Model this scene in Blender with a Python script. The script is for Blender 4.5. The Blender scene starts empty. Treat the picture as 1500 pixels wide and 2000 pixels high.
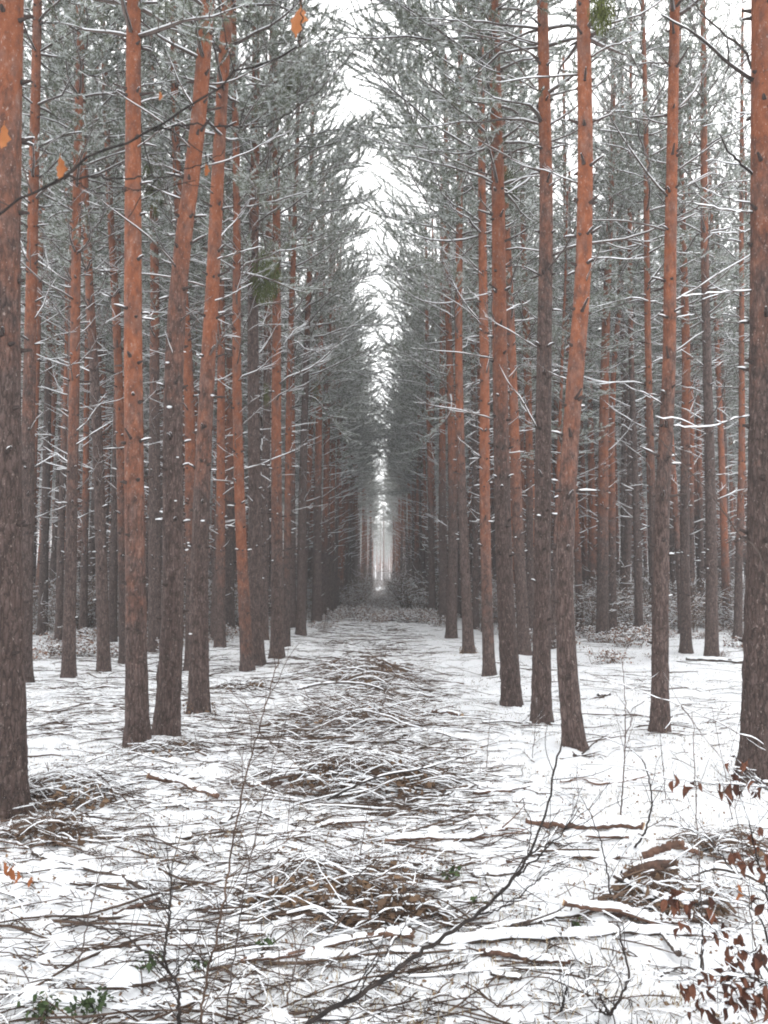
import bpy, math, random
import numpy as np
from mathutils import Vector, Matrix

random.seed(7)
rng = np.random.default_rng(11)
S = bpy.context.scene
C = S.collection
PI = math.pi
def R(a): return math.radians(a)

# ------------------------------------------------------------------ camera
CAM_H = 1.6
PITCH = math.atan(130 / 1500)
cam_d = bpy.data.cameras.new('camera')
cam = bpy.data.objects.new('camera', cam_d)
C.objects.link(cam)
cam.location = (0, 0, CAM_H)
cam.rotation_euler = (PI / 2 + PITCH, 0, 0)
cam_d.sensor_fit = 'VERTICAL'
cam_d.sensor_height = 36
cam_d.lens = 27
cam_d.clip_start = 0.05
cam_d.clip_end = 2000
cam_d.dof.use_dof = True
cam_d.dof.focus_distance = 8.0
cam_d.dof.aperture_fstop = 9.0
S.camera = cam

# ------------------------------------------------------------------ light
W = bpy.data.worlds.new('World')
S.world = W
W.use_nodes = True
wn, wl = W.node_tree.nodes, W.node_tree.links
wn.clear()
sky = wn.new('ShaderNodeTexSky')
sky.sky_type = 'NISHITA'
sky.sun_disc = False
sky.sun_elevation = R(48)
sky.sun_rotation = R(20)
sky.dust_density = 4
hs = wn.new('ShaderNodeHueSaturation'); hs.inputs['Saturation'].default_value = 0.15
mixw = wn.new('ShaderNodeMixRGB'); mixw.inputs[0].default_value = 0.88
mixw.inputs[2].default_value = (10.4, 10.5, 10.6, 1)          # even grey-white cloud deck
bg = wn.new('ShaderNodeBackground'); bg.inputs[1].default_value = 0.1
wo = wn.new('ShaderNodeOutputWorld')
wl.new(sky.outputs[0], hs.inputs['Color']); wl.new(hs.outputs[0], mixw.inputs[1])
wl.new(mixw.outputs[0], bg.inputs[0]); wl.new(bg.outputs[0], wo.inputs[0])

sun_d = bpy.data.lights.new('sun', 'SUN')
sun_d.energy = 0.6
sun_d.angle = R(30)
sun_d.color = (1.0, 0.97, 0.93)
sun = bpy.data.objects.new('sun', sun_d)
C.objects.link(sun)
sun.rotation_euler = (R(42), 0, R(-20 + 180))

S.view_settings.view_transform = 'Standard'
S.view_settings.look = 'None'
S.view_settings.gamma = 1
S.view_settings.use_curve_mapping = False
S.view_settings.exposure = 1.2

S.render.engine = 'CYCLES'
cy = S.cycles
cy.max_bounces = 6; cy.diffuse_bounces = 5; cy.glossy_bounces = 1
cy.transmission_bounces = 2; cy.volume_bounces = 2; cy.transparent_max_bounces = 4
cy.caustics_reflective = False; cy.caustics_refractive = False
cy.use_adaptive_sampling = True; cy.adaptive_threshold = 0.02
cy.use_denoising = True
cy.pixel_filter_type = 'BLACKMAN_HARRIS'; cy.filter_width = 1.9

# ------------------------------------------------------------------ helpers
def ray(px, py):
    cx, cz = (px - 750) / 1500, -(py - 1000) / 1500
    ca, sa = math.cos(PITCH), math.sin(PITCH)
    return np.array([cx, ca - cz * sa, sa + cz * ca])
def at(px, py, d):
    """the point at distance d ahead that is seen at a pixel of the photograph"""
    r = ray(px, py)
    t = d / r[1]
    return np.array([0, 0, CAM_H]) + r * t

_gs = rng.uniform(0, 6.28, 60)
_gd = rng.uniform(0, 6.28, 60)
def gh(x, y):
    """height of the snow surface"""
    x = np.asarray(x, float); y = np.asarray(y, float)
    z = np.zeros(np.broadcast(x, y).shape)
    k = 0
    for wl_, amp, n in ((9, .022, 4), (3.1, .016, 6), (1.15, .011, 9), (.5, .006, 12), (.23, .003, 14)):
        for i in range(n):
            f = 2 * PI / wl_ * (0.8 + 0.05 * i)
            a = _gd[k]; 
            z = z + amp * np.sin(f * (x * math.cos(a) + y * math.sin(a)) + _gs[k]) / math.sqrt(n) * 1.3
            k += 1
    fade = np.clip(1 - (np.hypot(x, y) - 60) / 200, 0, 1)
    return z * fade
def ground(px, py, up=0.0):
    r = ray(px, py)
    z = 0.0
    for _ in range(6):
        t = (CAM_H - z) / -r[2]
        z = float(gh(r[0] * t, r[1] * t))
    t = (CAM_H - z - up) / -r[2]
    return np.array([r[0] * t, r[1] * t, z + up])

class MB:
    """collects geometry and links it as one mesh"""
    def __init__(s): s.v = []; s.q = []; s.t = []; s.qm = []; s.tm = []; s.n = 0
    def add(s, v, quads=None, tris=None, m=0):
        v = np.asarray(v, float).reshape(-1, 3)
        if quads is not None and len(quads):
            q = np.asarray(quads, int) + s.n; s.q.append(q); s.qm.append(np.full(len(q), m))
        if tris is not None and len(tris):
            t = np.asarray(tris, int) + s.n; s.t.append(t); s.tm.append(np.full(len(t), m))
        s.v.append(v); s.n += len(v)
    def mesh(s, name, mats, smooth=True):
        me = bpy.data.meshes.new(name)
        v = np.concatenate(s.v).astype(np.float32)
        q = np.concatenate(s.q) if s.q else np.zeros((0, 4), int)
        t = np.concatenate(s.t) if s.t else np.zeros((0, 3), int)
        qm = np.concatenate(s.qm) if s.q else np.zeros(0, int)
        tm = np.concatenate(s.tm) if s.t else np.zeros(0, int)
        me.vertices.add(len(v)); me.vertices.foreach_set('co', v.ravel())
        lv = np.concatenate([q.ravel(), t.ravel()]).astype(np.int32)
        me.loops.add(len(lv)); me.loops.foreach_set('vertex_index', lv)
        tot = np.concatenate([np.full(len(q), 4), np.full(len(t), 3)]).astype(np.int32)
        st = np.concatenate([[0], np.cumsum(tot)[:-1]]).astype(np.int32)
        me.polygons.add(len(tot)); me.polygons.foreach_set('loop_start', st); me.polygons.foreach_set('loop_total', tot)
        me.polygons.foreach_set('material_index', np.concatenate([qm, tm]).astype(np.int32))
        me.polygons.foreach_set('use_smooth', np.full(len(tot), smooth))
        for m in mats: me.materials.append(m)
        me.update(calc_edges=True)
        return me

def unit(a): return a / (np.linalg.norm(a, axis=-1, keepdims=True) + 1e-12)
def frames(P):
    T = np.gradient(P, axis=0); T = unit(T)
    ref = np.array([0, 0, 1.]) if abs(T[:, 2].mean()) < .8 else np.array([0, -1., 0])
    U = unit(np.cross(T, ref)); V = np.cross(U, T)
    return T, U, V
def tube(mb, P, r, k=4, m=0, cap=True):
    P = np.asarray(P, float); n = len(P)
    r = np.broadcast_to(np.asarray(r, float), (n,))
    T, U, V = frames(P)
    a = np.arange(k) * 2 * PI / k
    v = P[:, None] + (U[:, None] * np.cos(a)[None, :, None] + V[:, None] * np.sin(a)[None, :, None]) * r[:, None, None]
    i, j = np.meshgrid(np.arange(n - 1), np.arange(k), indexing='ij')
    i = i.ravel(); j = j.ravel(); j2 = (j + 1) % k
    q = np.stack([i * k + j, i * k + j2, (i + 1) * k + j2, (i + 1) * k + j], 1)
    v = v.reshape(-1, 3)
    tr = []
    if cap and k > 3 or r[0] > .01:
        for e in (0, n - 1):
            c = len(v); v = np.vstack([v, P[e]])
            for jj in range(k):
                a_, b_ = e * k + jj, e * k + (jj + 1) % k
                tr.append((c, b_, a_) if e == 0 else (c, a_, b_))
    mb.add(v, q, tr, m)
def snowridge(mb, P, r, th=.008, m=1, gap=0.0):
    """a ridge of snow lying on top of a stick"""
    P = np.asarray(P, float); n = len(P)
    if n < 2: return
    r = np.broadcast_to(np.asarray(r, float), (n,))
    T, U, V = frames(P)
    w = np.clip(1.25 - np.abs(T[:, 2]) * 1.3, 0.0, 1.0)
    e = np.ones(n); e[0] = e[-1] = .15
    h = (r * .9 + th * w) * np.where(e < 1, .6, 1)
    if gap: 
        g = (rng.random(n) > gap); h = np.where(g, h, r * .5)
    hw = r * 1.02 * np.where(e < 1, .7, 1) * (w > .05) + th * .25 * w
    up = np.array([0, 0, 1.])
    v = np.stack([P - U * hw[:, None] + up * (r * .12)[:, None],
                  P - U * (hw * .62)[:, None] + up * (h * .85)[:, None],
                  P + up * (h * 1.12)[:, None],
                  P + U * (hw * .62)[:, None] + up * (h * .85)[:, None],
                  P + U * hw[:, None] + up * (r * .12)[:, None]], 1)
    k = 5
    i, j = np.meshgrid(np.arange(n - 1), np.arange(k - 1), indexing='ij'); i = i.ravel(); j = j.ravel()
    q = np.stack([i * k + j, (i + 1) * k + j, (i + 1) * k + j + 1, i * k + j + 1], 1)
    mb.add(v.reshape(-1, 3), q[:, ::-1], [], m)
def wiggle(P0, d, L, n, wob=.12, up=0.0):
    """a crooked polyline from P0 along d"""
    d = unit(np.asarray(d, float)); P = [np.asarray(P0, float)]
    s = L / (n - 1)
    for i in range(n - 1):
        d = unit(d + rng.normal(0, wob, 3) + np.array([0, 0, up]))
        P.append(P[-1] + d * s)
    return np.array(P)
def resample(P, n):
    P = np.asarray(P, float)
    s = np.concatenate([[0], np.cumsum(np.linalg.norm(np.diff(P, axis=0), axis=1))])
    u = np.linspace(0, s[-1], n)
    return np.stack([np.interp(u, s, P[:, i]) for i in range(3)], 1)
def smooth(P, n):
    """smooth curve through a few points"""
    P = np.asarray(P, float)
    if len(P) < 3: return resample(P, n)
    out = []
    Q = np.vstack([2 * P[0] - P[1], P, 2 * P[-1] - P[-2]])
    for i in range(1, len(Q) - 2):
        for t in np.linspace(0, 1, 8, endpoint=False):
            a, b, c, d = Q[i - 1], Q[i], Q[i + 1], Q[i + 2]
            out.append(.5 * ((2 * b) + (c - a) * t + (2 * a - 5 * b + 4 * c - d) * t * t + (3 * b - a - 3 * c + d) * t ** 3))
    out.append(P[-1])
    return resample(out, n)

def link(name, me, parent=None, loc=None):
    o = bpy.data.objects.new(name, me)
    C.objects.link(o)
    if parent is not None: o.parent = parent
    if loc is not None: o.location = loc
    return o
def thing(name, label, cat, loc=(0, 0, 0), group=None):
    o = bpy.data.objects.new(name, None)
    o.empty_display_size = .1
    C.objects.link(o); o.location = loc
    o['label'] = label; o['category'] = cat
    if group: o['group'] = group
    return o
def tag(o, label, cat, group=None, kind=None):
    o['label'] = label; o['category'] = cat
    if group: o['group'] = group
    if kind: o['kind'] = kind
    return o

# ------------------------------------------------------------------ materials
def mat(name):
    m = bpy.data.materials.new(name); m.use_nodes = True
    nt = m.node_tree; b = nt.nodes['Principled BSDF']
    b.inputs['Specular IOR Level'].default_value = .25
    return m, nt, b
def noise(nt, scale, detail=3, vec=None, rough=.6):
    n = nt.nodes.new('ShaderNodeTexNoise'); n.inputs['Scale'].default_value = scale
    n.inputs['Detail'].default_value = detail; n.inputs['Roughness'].default_value = rough
    if vec is not None: nt.links.new(vec, n.inputs['Vector'])
    return n
def ramp(nt, fac, stops):
    r = nt.nodes.new('ShaderNodeValToRGB'); e = r.color_ramp.elements
    while len(e) < len(stops): e.new(.5)
    for x, (p, c) in zip(e, stops): x.position = p; x.color = (*c, 1)
    nt.links.new(fac, r.inputs[0]); return r
def mixc(nt, fac, a, b, mode='MIX'):
    m = nt.nodes.new('ShaderNodeMixRGB'); m.blend_type = mode
    for inp, v in ((0, fac), (1, a), (2, b)):
        if hasattr(v, 'links') : nt.links.new(v, m.inputs[inp])
        elif isinstance(v, (int, float)): m.inputs[inp].default_value = v
        else: m.inputs[inp].default_value = (*v, 1)
    return m.outputs[0]
def math_(nt, op, a, b=0, c=0, clamp=False):
    m = nt.nodes.new('ShaderNodeMath'); m.operation = op; m.use_clamp = clamp
    for i, v in enumerate((a, b, c)):
        if hasattr(v, 'links'): nt.links.new(v, m.inputs[i])
        else: m.inputs[i].default_value = v
    return m.outputs[0]
def bump(nt, b, h, strength, dist):
    n = nt.nodes.new('ShaderNodeBump'); n.inputs['Strength'].default_value = strength
    n.inputs['Distance'].default_value = dist
    nt.links.new(h, n.inputs['Height']); nt.links.new(n.outputs[0], b.inputs['Normal'])

def m_snow():
    m, nt, b = mat('snow')
    g = nt.nodes.new('ShaderNodeNewGeometry')
    n1 = noise(nt, 3.0, 4, g.outputs['Position']); n2 = noise(nt, 45, 5, g.outputs['Position'], .7)
    col = ramp(nt, n1.outputs[0], [(.3, (.80, .82, .85)), (.7, (.87, .88, .90))])
    nt.links.new(col.outputs[0], b.inputs['Base Color'])
    b.inputs['Roughness'].default_value = .75
    bump(nt, b, n2.outputs[0], .55, .012)
    return m
def m_groundsnow():
    m, nt, b = mat('snow_cover')
    g = nt.nodes.new('ShaderNodeNewGeometry')
    n1 = noise(nt, 1.3, 5, g.outputs['Position']); n2 = noise(nt, 30, 6, g.outputs['Position'], .75)
    n3 = noise(nt, 7, 6, g.outputs['Position'], .7)
    snow = ramp(nt, n1.outputs[0], [(.3, (.82, .84, .87)), (.7, (.88, .89, .91))])
    # litter showing where the snow is thin
    lit = ramp(nt, n2.outputs[0], [(.3, (.10, .075, .055)), (.7, (.30, .24, .17))])
    thin = math_(nt, 'MULTIPLY_ADD', n3.outputs[0], .65, math_(nt, 'MULTIPLY', n2.outputs[0], .5))
    f = ramp(nt, thin, [(.66, (0, 0, 0)), (.74, (1, 1, 1))])
    nt.links.new(mixc(nt, f.outputs[0], snow.outputs[0], lit.outputs[0]), b.inputs['Base Color'])
    b.inputs['Roughness'].default_value = .8
    bump(nt, b, math_(nt, 'ADD', n2.outputs[0], math_(nt, 'MULTIPLY', n3.outputs[0], 1.5)), .7, .03)
    return m
def m_bark():
    m, nt, b = mat('pine_bark')
    g = nt.nodes.new('ShaderNodeNewGeometry'); pos = g.outputs['Position']
    tc = nt.nodes.new('ShaderNodeTexCoord')
    oi = nt.nodes.new('ShaderNodeObjectInfo')
    at_ = nt.nodes.new('ShaderNodeAttribute'); at_.attribute_type = 'OBJECT'; at_.attribute_name = 'orange_z'
    sx = nt.nodes.new('ShaderNodeSeparateXYZ'); nt.links.new(pos, sx.inputs[0])
    mp = nt.nodes.new('ShaderNodeMapping'); mp.inputs['Scale'].default_value = (1, 1, .22)
    nt.links.new(pos, mp.inputs[0])
    mp2 = nt.nodes.new('ShaderNodeMapping'); mp2.inputs['Scale'].default_value = (1, 1, .5)
    nt.links.new(pos, mp2.inputs[0])
    big = noise(nt, 3.5, 3, pos); med = noise(nt, 16, 5, mp2.outputs[0], .7); fine = noise(nt, 90, 4, mp2.outputs[0], .7)
    oz = math_(nt, 'ADD', at_.outputs['Fac'], math_(nt, 'MULTIPLY', math_(nt, 'LESS_THAN', at_.outputs['Fac'], .01), 4.8))
    h = math_(nt, 'SUBTRACT', sx.outputs[2], oz)
    h = math_(nt, 'ADD', h, math_(nt, 'MULTIPLY', math_(nt, 'SUBTRACT', big.outputs[0], .5), 3.2))
    h = math_(nt, 'ADD', h, math_(nt, 'MULTIPLY', math_(nt, 'SUBTRACT', med.outputs[0], .5), 2.6))
    up = math_(nt, 'MULTIPLY_ADD', h, .42, .5, clamp=True)
    low = ramp(nt, med.outputs[0], [(.3, (.05, .034, .030)), (.5, (.105, .071, .062)), (.7, (.175, .125, .112))])
    high = ramp(nt, med.outputs[0], [(.28, (.095, .038, .026)), (.46, (.19, .062, .029)), (.6, (.24, .084, .041)), (.74, (.31, .17, .12))])
    c = mixc(nt, up, low.outputs[0], high.outputs[0])
    pn = noise(nt, 5.5, 4, mp2.outputs[0], .65)
    pf = ramp(nt, pn.outputs[0], [(.48, (0, 0, 0)), (.62, (1, 1, 1))])
    c = mixc(nt, math_(nt, 'MULTIPLY', pf.outputs[0], .5), c, low.outputs[0])
    # per tree variation
    v = math_(nt, 'MULTIPLY_ADD', oi.outputs['Random'], .35, .8)
    vc = nt.nodes.new('ShaderNodeCombineColor')
    for i in range(3): nt.links.new(v, vc.inputs[i])
    c = mixc(nt, 1.0, c, vc.outputs[0], 'MULTIPLY')
    # furrows between the bark plates
    vo = nt.nodes.new('ShaderNodeTexVoronoi'); vo.feature = 'DISTANCE_TO_EDGE'; vo.inputs['Scale'].default_value = 30
    wv = nt.nodes.new('ShaderNodeMixRGB'); wv.blend_type = 'ADD'; wv.inputs[0].default_value = .05
    nt.links.new(mp.outputs[0], wv.inputs[1]); nt.links.new(med.outputs['Color'], wv.inputs[2])
    nt.links.new(wv.outputs[0], vo.inputs['Vector'])
    fur = ramp(nt, vo.outputs[0], [(.0, (1, 1, 1)), (.13, (0, 0, 0))])
    low_only = math_(nt, 'SUBTRACT', 1.0, up, clamp=True)
    ff = math_(nt, 'MULTIPLY', fur.outputs[0], math_(nt, 'MULTIPLY', low_only, .8))
    c = mixc(nt, ff, c, (.022, .016, .014))
    # grey flakes and snow dust on rough places
    sp = noise(nt, 48, 3, mp2.outputs[0], .8)
    spf = ramp(nt, sp.outputs[0], [(.60, (0, 0, 0)), (.69, (1, 1, 1))])
    c = mixc(nt, math_(nt, 'MULTIPLY', spf.outputs[0], .7), c, (.36, .29, .26))
    dk = noise(nt, 26, 2, mp2.outputs[0], .7)
    dkf = ramp(nt, dk.outputs[0], [(.27, (1, 1, 1)), (.34, (0, 0, 0))])
    c = mixc(nt, math_(nt, 'MULTIPLY', dkf.outputs[0], .6), c, (.06, .035, .03))
    nt.links.new(c, b.inputs['Base Color'])
    b.inputs['Roughness'].default_value = .85
    hh = math_(nt, 'MULTIPLY', vo.outputs[0], math_(nt, 'MULTIPLY_ADD', low_only, 1.0, .1), clamp=False)
    hh = math_(nt, 'ADD', hh, math_(nt, 'MULTIPLY', fine.outputs[0], .25))
    hh = math_(nt, 'ADD', hh, math_(nt, 'MULTIPLY', med.outputs[0], .5))
    bump(nt, b, hh, 1.0, .035)
    return m
def m_simple(name, c1, c2, scale=30, rough=.8, bmp=.4, dist=.006, rnd=0.25, trans=0.0):
    m, nt, b = mat(name)
    g = nt.nodes.new('ShaderNodeNewGeometry')
    oi = nt.nodes.new('ShaderNodeObjectInfo')
    n = noise(nt, scale, 4, g.outputs['Position'])
    f = math_(nt, 'ADD', n.outputs[0], math_(nt, 'MULTIPLY', math_(nt, 'SUBTRACT', oi.outputs['Random'], .5), rnd))
    c = ramp(nt, f, [(.3, c1), (.7, c2)])
    nt.links.new(c.outputs[0], b.inputs['Base Color'])
    b.inputs['Roughness'].default_value = rough
    if bmp: bump(nt, b, n.outputs[0], bmp, dist)
    if trans:
        tr = nt.nodes.new('ShaderNodeBsdfTranslucent'); nt.links.new(c.outputs[0], tr.inputs[0])
        mx = nt.nodes.new('ShaderNodeMixShader'); mx.inputs[0].default_value = trans
        out = nt.nodes['Material Output']
        nt.links.new(b.outputs[0], mx.inputs[1]); nt.links.new(tr.outputs[0], mx.inputs[2]); nt.links.new(mx.outputs[0], out.inputs[0])
    return m
SNOW = m_snow(); GSNOW = m_groundsnow(); BARK = m_bark()
KNOT = m_simple('knot_wood', (.028, .02, .018), (.07, .05, .044), 40)
DEADW = m_simple('dead_branch_wood', (.055, .042, .037), (.13, .10, .087), 25)
TWIG = m_simple('dark_twig_bark', (.016, .013, .012), (.05, .038, .033), 30)
SLASH = m_simple('slash_twig_bark', (.045, .029, .022), (.145, .096, .069), 12)
LOGB = m_simple('log_bark', (.055, .034, .027), (.18, .10, .07), 22, bmp=.8, dist=.012)
LOGD = m_simple('dark_log_bark', (.03, .024, .021), (.10, .073, .06), 25, bmp=.8, dist=.012)
CUTW = m_simple('cut_wood', (.42, .27, .15), (.60, .43, .27), 40)
NEED = m_simple('pine_needles', (.075, .088, .06), (.175, .195, .14), 2.2, bmp=0, rnd=.3)
FROST = m_simple('snow_dusted_needles', (.34, .37, .34), (.56, .59, .56), 2.2, bmp=0, rnd=.2)
LEAF = m_simple('dry_beech_leaf', (.06, .026, .018), (.17, .07, .042), 22, bmp=.2, trans=.2, rnd=.6)
OAKL = m_simple('dry_oak_leaf', (.24, .085, .035), (.40, .16, .065), 25, bmp=.2, trans=.35)
BROWNL = m_simple('withered_leaves', (.11, .068, .042), (.24, .155, .095), 6, bmp=.3)
PINKL = m_simple('withered_bush_leaves', (.13, .068, .042), (.32, .18, .12), 4, bmp=0)
GREENL = m_simple('ivy_green', (.03, .05, .02), (.075, .11, .04), 20, bmp=0)
MISTL = m_simple('moss_green', (.035, .05, .012), (.11, .125, .03), 5, bmp=0)
STRAW = m_simple('dry_grass', (.26, .20, .12), (.45, .37, .25), 6, bmp=0)

# ------------------------------------------------------------------ ground
def graded(a, b, s0, s1, dense):
    """coordinates from a outward to b, step growing from s0"""
    xs = [a]; s = s0
    while abs(xs[-1] - a) < abs(b - a):
        if abs(xs[-1] - a) > dense: s *= s1
        xs.append(xs[-1] + math.copysign(s, b - a))
    return xs
gx = np.array(sorted(set(graded(0, 450, .045, 1.05, 3.2)) | set(graded(0, -450, .045, 1.05, 3.2))))
gy = np.array(sorted(set(graded(2, 900, .045, 1.022, 4.0)) | set(graded(2, -120, .12, 1.15, 1))))
X, Y = np.meshgrid(gx, gy, indexing='xy')
Z = gh(X, Y)
fine = np.zeros_like(Z)
for i in range(26):
    a = rng.uniform(0, 2 * PI); f = 2 * PI / rng.uniform(.11, .3)
    fine += np.sin(f * (X * math.cos(a) + Y * math.sin(a)) + rng.uniform(0, 6)) * .0028
Z = Z + fine * np.clip(1 - (np.hypot(X, Y) - 9) / 6, 0, 1)
mb = MB()
nx, ny = len(gx), len(gy)
i, j = np.meshgrid(np.arange(ny - 1), np.arange(nx - 1), indexing='ij'); i = i.ravel(); j = j.ravel()
mb.add(np.stack([X, Y, Z], -1).reshape(-1, 3), np.stack([i * nx + j, i * nx + j + 1, (i + 1) * nx + j + 1, (i + 1) * nx + j], 1))
go = link('snowy_ground', mb.mesh('snowy_ground', [GSNOW]))
go['kind'] = 'structure'

# ------------------------------------------------------------------ pine parts
MAT_TREE = [BARK, SNOW, KNOT]
def trunk_mesh(axis, rad, H, k, nz, near, zs=None):
    """axis(z)->xy offset relative to base; rad(z)"""
    mb = MB()
    zz = np.concatenate([np.linspace(-.12, 1.6, int(nz * .4)), np.linspace(1.6, H, int(nz * .6) + 1)[1:]]) if not near else \
         np.concatenate([np.arange(-.12, 2.2, .03), np.arange(2.2, 9, .08), np.linspace(9, H, 14)])
    P = np.array([[*axis(z), z] for z in zz]); r = np.array([rad(z) for z in zz])
    a = np.arange(k) * 2 * PI / k
    ph = rng.uniform(0, 6, 12)
    T, A = np.meshgrid(zz, a, indexing='ij')
    d = .03 * np.sin(2 * A + ph[0] + T * .5) + .025 * np.sin(3 * A + ph[1] - T * .8)
    d += (.09 * np.sin(3 * A + ph[2]) + .07 * np.sin(5 * A + ph[3])) * np.exp(-np.clip(T, 0, 9) / .22)      # root flare lobes
    if near:
        lo = np.exp(-np.clip(T, 0, 20) / 2.2)
        rid = np.zeros_like(T)
        for q in range(10):
            f = [7, 9, 11, 13, 8, 12, 10, 14, 6, 9][q]
            rid += np.sin(f * A + ph[q] * 3 + T * (3 + q * 1.7) * (1 if q % 2 else -1) + 1.4 * np.sin(T * (2.3 + q) + ph[q]))
        d += lo * .018 * rid + rng.normal(0, .012, T.shape) * (lo + .25)
    rr = r[:, None] * (1 + d)
    v = np.stack([P[:, 0, None] + rr * np.cos(A), P[:, 1, None] + rr * np.sin(A), T], -1)
    n = len(zz)
    ii, jj = np.meshgrid(np.arange(n - 1), np.arange(k), indexing='ij'); ii = ii.ravel(); jj = jj.ravel(); j2 = (jj + 1) % k
    mb.add(v.reshape(-1, 3), np.stack([ii * k + jj, ii * k + j2, (ii + 1) * k + j2, (ii + 1) * k + jj], 1), [], 0)
    # whorls of knots and snapped stubs
    z = .9 + rng.random() * .5
    while z < 11:
        nst = rng.integers(3, 7) if z > 1.6 else rng.integers(1, 4)
        a0 = rng.uniform(0, 6)
        for s in range(nst):
            an = a0 + s * 2 * PI / max(nst, 1) + rng.normal(0, .35)
            zz_ = z + rng.normal(0, .03)
            c = np.array([*axis(zz_), zz_]); rr_ = rad(zz_)
            dirn = np.array([math.cos(an), math.sin(an), rng.uniform(-.1, .5)])
            b0 = c + dirn * rr_ * .8
            L = rng.uniform(.02, .05) if rng.random() < .5 else rng.uniform(.05, .2)
            if z < 2: L = min(L, .04)
            rk = min(max(rr_ * rng.uniform(.2, .34), .011), .021)
            if rr_ > .095: L = min(L, .06)
            tube(mb, [b0, c + dirn * (rr_ + .012), c + dirn * (rr_ + .012 + L)], [rk * 1.25, rk * .8, rk * .45], 5 if near else 4, 2)
            if (L > .05 and rng.random() < .6) or rng.random() < .1:
                e0 = c + dirn * (rr_ * .98); e1 = c + dirn * (rr_ + .02 + max(L, .03))
                snowridge(mb, np.array([e0, (e0 + e1) / 2, e1]), np.array([rk * .7, rk * .7, rk * .4]), .007, 1)
        z += rng.uniform(.3, .62)
    return mb.mesh('pine_trunk', MAT_TREE)

def dead_branch(L, up, seed_twigs=4, k=4):
    """a leafless snowy branch along +x from the origin"""
    mb = MB()
    n = 9
    P = wiggle((0, 0, 0), (1, 0, up), L, n, .09, .02)
    r = np.linspace(.013, .0028, n) * (.6 + .4 * L)
    tube(mb, P, r, k, 0); snowridge(mb, P, r * .9, .006, 1, gap=.22)
    for s in range(seed_twigs):
        i = rng.integers(2, n - 1); sgn = rng.choice([-1, 1])
        T = unit(P[i] - P[i - 1])
        q = wiggle(P[i], T + np.array([0, 0, rng.uniform(-.15, .3)]) + sgn * np.array([-T[1], T[0], 0]) * rng.uniform(.6, 1.1), L * rng.uniform(.15, .38), 5, .12, .03)
        rr = np.linspace(r[i] * .6, .002, 5)
        tube(mb, q, rr, 3, 0); snowridge(mb, q, rr, .005, 1, gap=.25)
    return mb
BR = [dead_branch(L, u, t).mesh('dead_branch', [DEADW, SNOW]) for L, u, t in
      ((.35, .3, 1), (.5, .5, 1), (.7, .35, 2), (.9, .5, 3), (1.1, .25, 5), (1.4, .45, 7), (1.7, .3, 9), (2.0, .5, 11))]
BRLEN = [.35, .5, .7, .9, 1.1, 1.4, 1.7, 2.0]

def needles(mb, P, D, m, ln, w, mats):
    n = len(P)
    d = unit(np.repeat(D, m, 0) * .5 + rng.normal(0, .7, (n * m, 3)) + np.array([0, 0, .1]))
    b = np.repeat(P, m, 0)
    side = unit(np.cross(d, rng.normal(0, 1, (n * m, 3)))) * w * .5
    L = ln * rng.uniform(.7, 1.2, (n * m, 1))
    v = np.stack([b - side, b + side, b + d * L], 1).reshape(-1, 3)
    f = np.arange(n * m * 3).reshape(-1, 3)
    mm = np.repeat(mats, m)
    for q in np.unique(mm):
        sel = f[mm == q]
        mb.add(v[sel.ravel()], None, np.arange(sel.size).reshape(-1, 3), int(q))

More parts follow.
